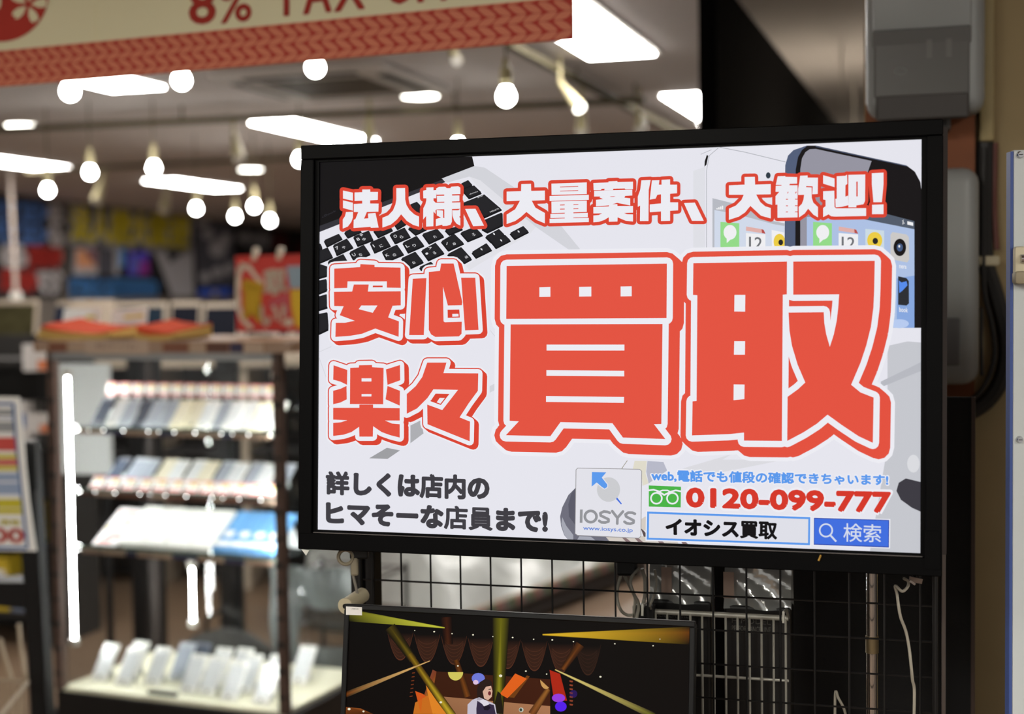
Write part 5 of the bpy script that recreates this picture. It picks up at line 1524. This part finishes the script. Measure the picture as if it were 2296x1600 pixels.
x0_, x1_ = kf(190, 790, -0.05).x, kf(330, 790, -0.05).x
T = thing('name_strip', 'long printed cardboard strip on the front of the showcase top', 'label strip', KM @ Matrix.Translation(((x0_ + x1_) / 2, -0.0445, ZT + 0.022)))
MB().box((0, 0, 0.02), (x1_ - x0_, 0.003, 0.046)).build('strip', mat('strip_card', (186, 164, 146), 0.6), T)
P = Print(lambda x, y, L: V((x, -0.0019, y)))
P.text('中古スマートフォン', [(-0.08, 0.034), (0.08, 0.034), (0.08, 0.012), (-0.08, 0.012)], mat('ink_brown', (110, 84, 72), 0.6), 0)
P.build('strip_print', T)
# red promotion card on a pole
d_ = 0.42
pc = kf(592, 790, d_)
T = thing('promotion_card', 'red promotion card with yellow and white lettering clipped to a pole', 'promotion card', KM @ Matrix.Translation((pc.x, d_, ZTT)))
zb_, zt_ = kf(592, 742, d_).z - ZTT, kf(592, 572, d_).z - ZTT
xl_, xr_ = kf(530, 650, d_).x - pc.x, kf(712, 650, d_).x - pc.x
m_pr = mat('promo_red', (206, 66, 60), 0.5); m_py = mat('promo_yellow', (226, 190, 52), 0.5); m_pw = mat('promo_white', (226, 216, 200), 0.5); m_pb = mat('promo_blue', (150, 176, 196), 0.5)
MB().cyl((0, 0.006, 0), (0, 0.006, zt_), 0.007, n=10).build('pole', m_lampw, T, smooth=True)
MB().box((0, 0.006, 0.006), (0.08, 0.06, 0.012)).build('foot', m_lampw, T)
MB().box(((xl_ + xr_) / 2, 0, (zb_ + zt_) / 2), (xr_ - xl_, 0.004, zt_ - zb_)).build('card', m_pr, T)
for xx in (0.28, 0.62):
    MB().rbox((xl_ + (xr_ - xl_) * xx * 0.9, -0.002, zt_ + 0.004), (0.02, 0.018, 0.045), 0.005, 2, Matrix.Rotation(0.25, 3, 'Y')).build('clip', m_pw, T, smooth=True)
def PK_(x, y, L):
    p_ = kf(x, y, d_)
    return V((p_.x - pc.x, -0.003 - 0.0003 * L, p_.z - ZTT))
P = Print(PK_)
zp = zm(500, 540, 6.155)
P.line(zp([(270, 330), (220, 480), (210, 700), (220, 900), (280, 1090), (390, 1190)]), 11, m_pw, 0)
P.line(zp([(220, 400), (350, 340), (440, 470), (540, 580)]), 10, m_pw, 0)
P.text('買', zp([(280, 550), (555, 600), (530, 1110), (290, 1050)]), m_py, 1, w=7)
P.text('取', zp([(580, 430), (850, 370), (890, 690), (590, 760)]), m_pw, 1, w=6)
P.poly(zp([(880, 350), (1060, 340), (1300, 360), (1300, 660), (930, 650)]), m_pb, 0)
P.poly(zp([(640, 830), (900, 720), (930, 1040), (850, 1000), (830, 850), (650, 960)]), mat('promo_pink', (198, 92, 104), 0.5), 0)
P.text('い!', zp([(520, 900), (860, 880), (850, 1140), (540, 1170)]), m_pw, 1, w=4)
P.poly(zp([(940, 670), (1300, 670), (1300, 1190), (1010, 1190), (950, 900)]), m_py, 0)
P.ell(*zp([(915, 1120)])[0], 9, 9, m_pw, 2)
P.build('promotion_print', T)

# ================================================================== posters on the left wall
def onwall(x, y, f=0.0):
    return onplane(x, y, W0 + WN * f, WN)
def wall_frame(p):
    return frame(p, WD, -WN, Z)               # local x along the wall, y into the wall, z up
def poster(name, label, x0_, x1_, z0_, z1_, m):
    a_, b_ = onwall(x0_, 600, 0.02), onwall(x1_, 600, 0.02)
    o_ = V((a_.x, a_.y, z0_))
    T = thing(name, label, 'poster', wall_frame(o_))
    w = (b_ - a_).dot(WD)
    MB().box((w / 2, 0.0095, (z1_ - z0_) / 2), (w, 0.019, z1_ - z0_)).build('sheet', m, T)
    inv = wall_frame(o_).inverted()
    def fn(x, y, L):
        p_ = inv @ onwall(x, y, 0.02)
        return V((min(max(p_.x, 0.0), w), -0.003 - 0.002 * L, min(max(p_.z, 0.0), z1_ - z0_)))
    return T, Print(fn)
zb0 = onwall(120, 668).z
m_pbk = mat('poster_black', (30, 28, 30), 0.5); m_pblue = mat('poster_blue', (104, 152, 230), 0.5); m_pwht = mat('poster_white', (240, 234, 234), 0.5); m_prd = mat('poster_red', (220, 66, 58), 0.5); m_pyl = mat('poster_yellow', (246, 228, 60), 0.5)
m_pgr = mat('poster_grey', (196, 194, 198), 0.5); m_pgd = mat('poster_grey_dark', (90, 90, 100), 0.5); m_psk = mat('poster_sky', (98, 166, 236), 0.5)
T, P = poster('wall_poster', 'black wall poster with blue and red rows of large lettering', -60, 141, zb0, CEIL - 0.02, m_pbk)
q3 = zm(0, 430, 5.925)
P.text('パソコン', q3([(-160, 120), (635, 150), (635, 385), (-160, 365)]), m_pblue, 0, w=9); P.text('を', q3([(645, 165), (800, 170), (800, 405), (645, 400)]), m_pwht, 0, w=9)
P.text('パソコン', q3([(-160, 405), (630, 440), (630, 690), (-160, 660)]), m_pblue, 0, w=9); P.text('も', q3([(645, 455), (805, 460), (805, 710), (645, 700)]), m_pwht, 0, w=10)
P.text('ら', q3([(20, 710), (350, 720), (345, 980), (20, 970)]), m_pwht, 0, w=12); P.text('買取中', q3([(365, 730), (800, 735), (800, 995), (365, 985)]), m_prd, 0, w=9)
P.text('買取中', q3([(20, 1035), (470, 1045), (475, 1310), (20, 1290)]), m_prd, 0, w=9); P.text('です', q3([(490, 1050), (810, 1050), (810, 1340), (490, 1330)]), m_pwht, 0, w=9)
P.build('poster_print', T)
T, P = poster('wall_poster', 'black wall poster with big yellow lettering and pictures of computers', 154, 433, zb0, CEIL - 0.02, m_pbk)
yq = [(160, 462), (423, 483), (420, 556), (160, 538)]
P.text('法人様大歓迎', [(156, 456), (427, 476), (424, 566), (156, 546)], m_pgr, 0, w=14)
P.text('法人様大歓迎', yq, m_pyl, 1, w=6)
g4 = zm(0, 400, 3.2)
P.poly(g4([(530, 500), (700, 495), (700, 690), (520, 690)]), m_pgr, 0); P.poly(g4([(545, 510), (690, 505), (690, 640), (545, 640)]), mat('poster_orange', (240, 170, 124), 0.5), 1); P.poly(g4([(600, 510), (690, 505), (690, 640)]), mat('poster_mauve', (140, 90, 104), 0.5), 2)
P.poly(g4([(720, 480), (800, 480), (810, 690), (710, 690)]), m_pgd, 0); P.poly(g4([(815, 510), (860, 495), (850, 690), (815, 690)]), m_pgr, 0); P.poly(g4([(855, 500), (895, 510), (890, 630), (850, 640)]), m_psk, 1)
P.poly(g4([(915, 530), (1065, 520), (1070, 690), (915, 690)]), mat('poster_violet', (104, 88, 232), 0.5), 0); P.poly(g4([(1000, 600), (1066, 580), (1068, 690), (990, 690)]), mat('poster_magenta', (166, 60, 170), 0.5), 1); P.poly(g4([(940, 560), (1000, 560), (990, 670), (935, 670)]), mat('poster_bluev', (110, 120, 214), 0.5), 1)
P.text('ビジネス機器買取', g4([(505, 705), (1125, 735), (1125, 875), (505, 865)]), m_psk, 0, w=9)
P.poly(g4([(1100, 500), (1400, 470), (1400, 890), (1235, 890)]), m_pgr, 0); P.poly(g4([(1190, 525), (1330, 520), (1215, 610)]), m_pbk, 1)
P.build('poster_print', T)
T, P = poster('wall_poster', 'black wall poster with a grey picture, a blue box and red corner', 437, 700, zb0, CEIL - 0.02, m_pbk)
g5 = zm(400, 470, 4.571)
P.poly(g5([(150, 60), (560, 110), (560, 790), (200, 780)]), m_pgd, 0)
for x, y, rx, ry in ((300, 250, 60, 50), (400, 400, 90, 90), (480, 300, 50, 60), (270, 690, 55, 55), (400, 640, 60, 60), (520, 600, 50, 70), (250, 130, 60, 40)):
    P.ell(*g5([(x, y)])[0], rx / 4.57, ry / 4.57, m_pgr, 1)
P.poly(g5([(200, 810), (530, 800), (530, 945), (200, 940)]), mat('poster_royal', (66, 110, 240), 0.5), 2); P.text('品', g5([(340, 840), (400, 840), (400, 920), (340, 920)]), m_pwht, 3, w=5)
P.text('中古', g5([(620, 220), (940, 250), (930, 380), (620, 350)]), m_pgr, 1, w=7); P.poly(g5([(970, 240), (1110, 250), (1110, 420), (960, 410)]), mat('poster_darkred', (96, 22, 22), 0.5), 1)
P.poly(g5([(1210, 330), (1500, 340), (1500, 560), (1200, 520)]), mat('poster_darkred', (96, 22, 22)), 1)
P.build('poster_print', T)

# ================================================================== row of computers below the posters
m_white_p = mat('shelf_white', (176, 160, 142), 0.6)
LD = 8.0
lA, lB = head(12.0)
l0 = W(-60, 690, LD); LM = hframe(V((l0.x, l0.y, 0)), 2.0); LI = LM.inverted()
lN = head(2.0)[0]
def onrow(x, y, d=0.0):
    return LI @ onplane(x, y, V((l0.x, l0.y, 0)) + lN * d, lN)
zsh = onrow(300, 806).z
T = thing('display_counter', 'long pale counter carrying the row of computers', 'counter', LM)
xw = onrow(760, 800).x
MB().box((xw / 2, 0.20, zsh - 0.02), (xw, 0.62, 0.04)).build('worktop', m_white_p, T)
MB().box((xw / 2, 0.45, (zsh - 0.04) / 2), (xw, 0.04, zsh - 0.04)).build('back_panel', mat('counter_dark', (40, 38, 38), 0.6), T)
for k in range(5):
    MB().box((0.02 + (xw - 0.04) * k / 4, 0.20, (zsh - 0.04) / 2), (0.04, 0.55, zsh - 0.04)).build('side_panel', m_white_p, T)
for k, z in enumerate((0.35, 0.75)):
    MB().box((xw / 2, 0.22, z), (xw - 0.1, 0.45, 0.03)).build('lower_shelf', mat('counter_dark', (40, 38, 38)), T)
m_lap = mat('laptop_pale', (186, 170, 152), 0.5); m_lscr = mat('laptop_dark_screen', (16, 18, 30), 0.6, spec=0.1)
def laptop(label, x0_, x1_, yt, m_s, skew=0.0, yaw=0):
    a_, b_ = onrow(x0_, 780), onrow(x1_, 780)
    zt_ = onrow((x0_ + x1_) / 2, yt).z
    w, h = b_.x - a_.x, zt_ - zsh
    T = thing('laptop', label, 'laptop', LM @ Matrix.Translation((a_.x + w / 2, 0.05, zsh)) @ Matrix.Rotation(math.radians(yaw), 4, 'Z'))
    MB().rbox((0, 0.0, 0.010), (w, 0.22, 0.018), 0.003, 1).build('base', m_lap, T)
    MB().box((0, -0.01, 0.0195), (w * 0.86, 0.12, 0.001)).build('keyboard', m_lscr, T)
    R = Matrix.Rotation(-math.radians(14), 3, 'X')
    lid = MB().rbox(R @ V((0, 0, h / 2)) + V((0, 0.11, 0.018)), (w, 0.012, h), 0.004, 1, R).build('lid', m_lap, T)
    MB().box(R @ V((0, -0.007, h / 2)) + V((0, 0.11, 0.018)), (w * 0.88, 0.002, h * 0.82), R).build('screen', m_s, lid)
m_scol = mat('screen_green', (40, 74, 60), 0.25, noise=0.6, nscale=9, emit=0.0)
laptop('pale laptop with a green and orange picture on its screen', -66, 56, 676, mat('screen_mixed', (70, 66, 44), 0.3, noise=0.7, nscale=12, spec=0.1))
laptop('pale laptop with a deep blue screen turned aside', 72, 104, 680, mat('screen_blue', (14, 34, 62), 0.6, spec=0.1), yaw=-20)
laptop('pale laptop behind the white leaflet with one yellow mark', 128, 232, 676, m_white_p)
laptop('pale laptop behind the white leaflet with two yellow marks', 236, 352, 682, mat('screen_teal', (24, 40, 54), 0.6, spec=0.1))
laptop('pale laptop with a black screen left of the blue box poster corner', 360, 430, 680, m_lscr)
laptop('pale laptop with a black screen below the blue poster box', 436, 520, 684, m_lscr)
laptop('pale laptop with a black screen behind the red promotion card', 530, 640, 684, m_lscr)
laptop('pale laptop beside the sign edge behind the promotion card', 646, 750, 684, m_lscr)

# ================================================================== left edge: price sheet on a black stand, boxes, basket
m_yel = mat('box_yellow', (206, 176, 50), 0.5); m_org = mat('box_orange', (206, 116, 70), 0.5); m_pale = mat('box_pale', (196, 190, 186), 0.5)
p = atd(92, 1600, 4.2)
T = thing('display_stand', 'tall black display stand beside the showcase', 'stand', hframe(V((p.x, p.y, 0)), 12))
zst = atd(80, 985, 4.2).z
MB().rbox((0, 0, zst / 2), (0.055, 0.05, zst), 0.004, 1, Matrix.Rotation(math.radians(-1.6), 3, 'Y')).build('post', m_post, T)
MB().rbox((0.02, 0.09, 0.012), (0.20, 0.24, 0.024), 0.004, 1).build('foot', m_post, T)
MB().prism([V((-0.03, -0.02, atd(60, 1300, 4.2).z)), V((-0.03, -0.02, atd(60, 1360, 4.2).z)), V((-0.23, -0.02, atd(0, 1352, 4.2).z)), V((-0.23, -0.02, atd(0, 1305, 4.2).z))], (0, 0.10, 0)).build('arm', m_post, T)
MB().rbox((-0.01, -0.028, zst * 0.94), (0.07, 0.012, 0.14), 0.003, 1).build('clamp', m_post, T)
# price sheet
PSO = atd(88, 1240, 4.1)
sA, sB = head(12)
PSI = hframe(V((PSO.x, PSO.y, PSO.z)), 12).inverted()
T = thing('price_sheet', 'curved price sheet with a blue border clipped to the black stand', 'price sheet', hframe(PSO, 12))
def onps(x, y):
    return PSI @ onplane(x, y, PSO, sA)
mb = MB()
out = [onps(x, y) for x, y in ((-110, 888), (42, 890), (50, 960), (56, 1040), (64, 1120), (80, 1235), (-110, 1232))]
mb.prism(out, (0, 0.006, 0)); mb.build('sheet', m_card, T)
P = Print(lambda x, y, L: (lambda q_: V((q_.x, -0.001 - 0.0006 * L, q_.z)))(onps(x, y)))
m_sb = mat('sheet_blue', (62, 98, 158), 0.6); m_sr = mat('sheet_red', (200, 76, 70), 0.6); m_sy = mat('sheet_yellow', (200, 188, 44), 0.6); m_sg = mat('sheet_grey', (150, 152, 156), 0.6); m_sl = mat('sheet_pale_blue', (150, 168, 200), 0.6)
P.line([(-110, 905), (30, 905), (35, 985), (46, 1090), (62, 1228), (-110, 1226)], 6.5, m_sb, 0, join=False)
for y0_, y1_, m_ in ((917, 931, m_sg), (945, 968, m_sg), (980, 1010, m_sr), (1018, 1028, m_sy), (1030, 1042, m_sr), (1044, 1054, m_sy), (1060, 1078, m_sl), (1082, 1108, m_sl), (1118, 1138, m_sy), (1140, 1152, m_sy)):
    P.poly([(-100, y0_), (26 + (y0_ - 905) * 0.10, y0_), (26 + (y1_ - 905) * 0.10, y1_), (-100, y1_)], m_, 1)
P.line([(-110, 936), (30, 937)], 2.5, m_sb, 1, join=False)
P.text('1,000', [(-95, 1182), (52, 1186), (54, 1220), (-95, 1217)], m_sr, 1, w=5); P.text('携帯', [(0, 1163), (45, 1165), (46, 1178), (0, 1176)], m_sy, 1, w=1)
P.build('sheet_print', T)
# wire basket with goods, hung from the stand
p = atd(-40, 1600, 3.95)
T = thing('wire_basket', 'pale wire basket on the floor beside the black stand', 'basket', hframe(V((p.x, p.y, 0)), 12))
m_bw = mat('basket_wire', (176, 160, 138), 0.5)
zr = atd(20, 1515, 3.95).z
TB = hframe(V((p.x, p.y, 0)), 12).inverted()
def tb(x, y, d):
    return TB @ atd(x, y, d)
r_ = [tb(62, 1528, 4.05), tb(-60, 1522, 4.3), tb(-160, 1640, 3.7), tb(-20, 1628, 3.6)]
for a_, b_ in zip(r_, r_[1:] + r_[:1]):
    MB().cyl(a_, b_, 0.0055, n=8).build('rim', m_bw, T)
cx_ = sum((q_ for q_ in r_), V((0, 0, 0))) / 4
low = [V((cx_.x + (q_.x - cx_.x) * 0.85, cx_.y + (q_.y - cx_.y) * 0.85, 0.012)) for q_ in r_]
for (a_, b_), (c_, d_) in zip(zip(r_, r_[1:] + r_[:1]), zip(low, low[1:] + low[:1])):
    for k in range(9):
        u = k / 8
        MB().cyl(a_.lerp(b_, u), c_.lerp(d_, u), 0.002, n=6).build('wire', m_bw, T)
    MB().cyl(c_, d_, 0.005, n=8).build('bottom_rim', m_bw, T)
    for w_ in (0.25, 0.5, 0.75):
        MB().cyl(a_.lerp(c_, w_), b_.lerp(d_, w_), 0.002, n=6).build('wire', m_bw, T)
for (xa_, ya_), (xb_, yb_) in (((42, 1398), (58, 1520)), ((0, 1430), (26, 1520))):
    MB().tube([tb(xa_, ya_, 4.25), tb((xa_ + xb_) / 2 - 2, (ya_ + yb_) / 2, 4.25), tb(xb_, yb_, 4.2)], 0.006).build('handle_wire', m_bw, T)
# low shelf of yellow boxes behind
T = thing('goods_shelf', 'dark shelf of yellow boxed goods behind the black stand', 'shelf', hframe(atd(-40, 1500, 6.8) * 1.0 - V((0, 0, atd(-40, 1500, 6.8).z)), 15))
GSI = T.matrix_world.copy() if False else hframe(atd(-40, 1500, 6.8) - V((0, 0, atd(-40, 1500, 6.8).z)), 15)
for z in (0.14, 0.46, 0.90, 1.32):
    MB().box((0.0, 0.18, z), (0.8, 0.36, 0.03)).build('shelf_board', mat('gondola_dark', (46, 44, 42), 0.6), T)
MB().box((0.0, 0.37, 0.72), (0.8, 0.02, 1.44)).build('back_panel', mat('gondola_dark', (46, 44, 42)), T)
for x in (-0.4, 0.4):
    MB().box((x, 0.18, 0.72), (0.03, 0.38, 1.44)).build('side_panel', mat('gondola_dark', (46, 44, 42)), T)
cols = [m_yel, m_pale, m_org, m_yel, mat('box_steel', (120, 130, 150), 0.5), m_yel, m_pale, mat('box_black', (34, 32, 34), 0.5)]
nm = ['yellow', 'pale grey', 'orange', 'yellow', 'steel blue', 'yellow', 'pale grey', 'black']
kk = 0
for z in (0.155, 0.475, 0.915):
    x = -0.36
    while x < 0.26:
        w = 0.10 + 0.05 * ((kk * 3) % 4) / 3; h = 0.16 + 0.03 * ((kk * 5) % 4)
        c = (kk * 5) % 8
        if z < 0.7 and kk % 3 != 1:
            c = 0
        T = thing('goods_box', '%s boxed product on the dark goods shelf' % nm[c], 'box', GSI @ Matrix.Translation((x + w / 2, 0.075, z)), '%s boxed products' % nm[c])
        MB().rbox((0, 0, h / 2), (w * 0.94, 0.14, h), 0.003, 1).build('carton', cols[c], T)
        MB().box((0, -0.0708, h * 0.62), (w * 0.7, 0.001, h * 0.3)).build('carton_print', [m_card, m_org, m_card, m_sr, m_card, m_prd, m_sb, m_card][c], T)
        x += w + 0.004; kk += 1
# leaflet cards in the gap between stand and showcase
for (x0_, y0_, x1_, y1_, m_, lab) in ((52, 770, 122, 832, m_pale, 'white notice with an orange corner behind the showcase post'), (60, 925, 122, 970, m_pale, 'pale notice with an orange corner below the counter')):
    a_ = atd(x0_, y1_, 6.6); b_ = atd(x1_, y0_, 6.6)
    T = thing('notice_card', lab, 'notice', hframe(V((a_.x, a_.y, a_.z)), 2))
    w, h = (b_ - a_).x, b_.z - a_.z
    MB().box((w / 2, 0.002, h / 2), (w, 0.004, h)).build('sheet', m_, T)
    MB().box((w * 0.72, -0.0006, h * 0.22), (w * 0.5, 0.001, h * 0.35)).build('orange_corner', m_org, T)
    MB().cyl((w / 2, 0.01, -a_.z), (w / 2, 0.01, h), 0.006, n=8).build('rod', m_post, T)

# ================================================================== behind the showcase
T0_ = atd(245, 1060, 5.6)
T = thing('white_divider', 'white divider board standing behind the showcase', 'divider', hframe(V((T0_.x - 0.11, T0_.y, 0)), 10))
hdv = atd(240, 815, 5.6).z
hd0 = atd(240, 1062, 5.6).z
MB().box((0.0, 0.012, (hdv + hd0) / 2), (0.25, 0.02, hdv - hd0)).build('board', mat('divider_white', (196, 198, 198), 0.5), T)
for x in (-0.1, 0.1):
    MB().box((x, 0.012, hd0 / 2), (0.02, 0.02, hd0)).build('leg', m_post, T)
    MB().box((x, 0.012, 0.01), (0.04, 0.3, 0.02)).build('foot', m_post, T)
for (px_, d, w_, lab) in ((315, 5.95, 0.055, 'thick black upright behind the lit showcase'), (357, 5.85, 0.04, 'thin black upright behind the lit showcase'), (520, 5.9, 0.09, 'broad black upright behind the blue boxes')):
    p = atd(px_, 1300, d)
    T = thing('shelf_upright', lab, 'upright', hframe(V((p.x, p.y, 0)), 15))
    MB().rbox((0, 0, 0.72), (w_, 0.05, 1.44), 0.003, 1).build('bar', m_post, T)
    MB().rbox((0, 0, 0.015), (w_ * 1.6, 0.09, 0.03), 0.003, 1).build('foot', m_post, T)
# second row of stock behind: dark cabinets with small goods
p = atd(420, 1250, 9.4)
SHM = hframe(V((p.x, p.y, 0)), 15)
T = thing('stock_cabinet', 'low dark stock cabinet at the back of the shop floor', 'cabinet', SHM)
MB().box((0, 0.2, 0.44), (2.1, 0.45, 0.88)).build('body', mat('cabinet_dark', (44, 43, 46), 0.5), T)
for k in range(5):
    d_ = MB().box((-0.84 + 0.42 * k, -0.03, 0.44), (0.40, 0.012, 0.80)).build('door', mat('cabinet_door', (54, 53, 57), 0.45), T)
    MB().box((-0.70 + 0.42 * k, -0.042, 0.55), (0.012, 0.014, 0.14)).build('handle', m_chrome, d_)
MB().box((0, 0.2, 0.90), (2.16, 0.5, 0.03)).build('top', m_white_p, T)
for k in range(8):
    c = (k * 3) % 8
    T = thing('goods_box', '%s boxed product on the low stock cabinet' % nm[c], 'box', SHM @ Matrix.Translation((-0.9 + 0.25 * k, 0.18, 0.9155)), '%s boxes on the stock cabinet' % nm[c])
    h = 0.16 + 0.04 * ((k * 5) % 4)
    MB().rbox((0, 0, h / 2), (0.20, 0.18, h), 0.003, 1).build('carton', cols[c], T)
    MB().box((0, -0.0908, h * 0.6), (0.14, 0.001, h * 0.3)).build('carton_print', m_card, T)
# black bag on the floor
p = atd(505, 1560, 5.45); p.z = 0
T = thing('black_bag', 'slumped black bag on a low stool behind the showcase', 'bag', Matrix.Translation(p))
zb_ = atd(500, 1500, 5.45).z
mb = MB(); vs = []; n, m__ = 18, 9
for j in range(m__ + 1):
    v = j / m__
    for i in range(n):
        a_ = 2 * math.pi * i / n
        rr = (0.17 * math.sqrt(max(0.0, 1 - v ** 2.4)) + 0.004) * (1 + 0.08 * math.sin(3 * a_ + 4 * v))
        vs.append((rr * math.cos(a_) * 1.15, rr * math.sin(a_) * 0.8, zb_ - 0.04 + 0.20 * v))
fs = [(j * n + i, j * n + (i + 1) % n, (j + 1) * n + (i + 1) % n, (j + 1) * n + i) for j in range(m__) for i in range(n)] + [tuple(range(n - 1, -1, -1)), tuple(range(m__ * n, (m__ + 1) * n))]
mb.raw(vs, fs); mb.build('sack', mat('bag_black', (30, 29, 27), 0.6), T, smooth=True)
MB().tube([(-0.07, 0, zb_ + 0.13), (-0.06, 0, zb_ + 0.20), (0.0, 0, zb_ + 0.23), (0.06, 0, zb_ + 0.20), (0.07, 0, zb_ + 0.13)], 0.008).build('handle', m_post, T)
MB().cyl((0, 0, 0), (0, 0, zb_ - 0.038), 0.15, n=20).build('stool', m_post, T)

# ================================================================== sale table under a clear plastic sheet
m_plast = mat('plastic_sheet', (188, 190, 186), 0.35, spec=0.4, noise=0.25, nscale=9, bump=0.5)
HT = 0.17
e0, e1 = onz(1030, 1378, HT), onz(1330, 1268, HT)
ed = (e1 - e0); ed.z = 0; ed.normalize(); en = V((-ed.y, ed.x, 0))
TLEN, TW = 2.0, 0.95
to = e0 + ed * 0.02
TMx = frame(V((to.x, to.y, 0)), ed, en, Z)
T = thing('sale_platform', 'low sale platform with a printed edge strip behind the wire mesh', 'platform', TMx)
m_tdk = mat('table_side_dark', (58, 55, 54), 0.5)
MB().box((TLEN / 2, TW / 2, HT - 0.03), (TLEN, TW, 0.05)).build('deck', mat('table_wood', (150, 128, 98), 0.5), T)
MB().box((TLEN / 2, TW / 2, HT / 2 - 0.02), (TLEN - 0.04, TW - 0.04, HT - 0.07)).build('skirt', m_tdk, T)
for k in range(2):
    MB().box((TLEN / 2, 0.008, 0.05 + 0.05 * k), (TLEN - 0.05, 0.02, 0.012)).build('skirt_rib', mat('table_rib', (84, 80, 78), 0.4), T)
MB().box((TLEN / 2, TW / 2, 0.02), (TLEN - 0.1, TW - 0.1, 0.04)).build('plinth', m_cbase, T)
for k in range(34):
    MB().box((0.03 + TLEN * k / 34, -0.003, HT - 0.028), (0.045, 0.004, 0.046)).build('edge_label', [mat('lab_grey', (140, 130, 128), 0.6), mat('lab_pink', (170, 120, 116), 0.6), mat('lab_green', (96, 130, 104), 0.6)][(k * 2) % 3], T)
mb = MB(); nx, ny = 54, 22; vs = []
for j in range(ny + 1):
    for i in range(nx + 1):
        u, v = i / nx, j / ny
        bulge = 0.03 + 0.40 * max(0.0, min(1.0, (v - 0.05) / 0.5)) ** 0.8
        z = HT + 0.01 + bulge + 0.05 * math.sin(9 * u + 9 * v) * math.sin(7 * v) + 0.028 * math.sin(19 * u - 14 * v) + 0.016 * math.sin(37 * u + 23 * v)
        if j in (0, ny) or i in (0, nx):
            z = HT - 0.004
        vs.append((TLEN * u, 0.02 + (TW - 0.04) * v, max(z, HT - 0.0045)))
fs = [(j * (nx + 1) + i, j * (nx + 1) + i + 1, (j + 1) * (nx + 1) + i + 1, (j + 1) * (nx + 1) + i) for j in range(ny) for i in range(nx)]
mb.raw(vs, fs)
o = mb.build('plastic_cover', m_plast, None, smooth=True); o.matrix_world = TMx; tag(o, 'crumpled clear plastic sheet heaped over the low sale platform', 'plastic sheet')
# wrapped wire cart seen past the showcase corner
p = atd(712, 1500, 5.25)
CTM = hframe(V((p.x, p.y, 0)), 20)
T = thing('wire_cart', 'steel wire cart wrapped in clear plastic beside the showcase', 'cart', CTM)
zc0, zc1 = 0.25, atd(705, 1290, 5.25).z
for x in (-0.16, 0.20):
    for y in (0, 0.35):
        MB().cyl((x, y, 0.08), (x, y, zc1), 0.009, n=8).build('post', m_post, T)
        MB().cyl((x, y - 0.012, 0.04), (x, y + 0.012, 0.04), 0.04, n=14).build('wheel', m_post, T)
for z in (zc0, (zc0 + zc1) / 2, zc1 - 0.02):
    for x in (-0.16, 0.20):
        MB().cyl((x, 0, z), (x, 0.35, z), 0.006, n=6).build('side_rail', m_chrome, T)
    for y in (0, 0.35):
        MB().cyl((-0.16, y, z), (0.20, y, z), 0.006, n=6).build('side_rail', m_chrome, T)
    for k in range(8):
        MB().cyl((-0.16 + 0.36 * k / 7, 0, z), (-0.16 + 0.36 * k / 7, 0.35, z), 0.003, n=6).build('shelf_wire', m_chrome, T)
for k in range(15):
    MB().cyl((-0.16 + 0.36 * k / 14, -0.005, zc0), (-0.16 + 0.36 * k / 14, -0.005, zc1), 0.0022, n=6).build('grid_wire', m_chrome, T)
mb = MB(); vs = []; nx, nz = 20, 26
for j in range(nz + 1):
    for i in range(nx + 1):
        u, v = i / nx, j / nz
        vs.append((-0.18 + 0.42 * u, -0.03 + 0.018 * math.sin(17 * u + 3 * v) + 0.012 * math.sin(9 * v + 5 * u) + 0.0, 0.2 + (zc1 - 0.16) * v))
fs = [(j * (nx + 1) + i, j * (nx + 1) + i + 1, (j + 1) * (nx + 1) + i + 1, (j + 1) * (nx + 1) + i) for j in range(nz) for i in range(nx) if not (8 < j < 17 and 5 < i < 16)]
mb.raw(vs, fs); mb.build('plastic_wrap', mat('plastic_wrap_grey', (120, 124, 124), 0.3, spec=0.5, noise=0.3, nscale=11), T, smooth=True)
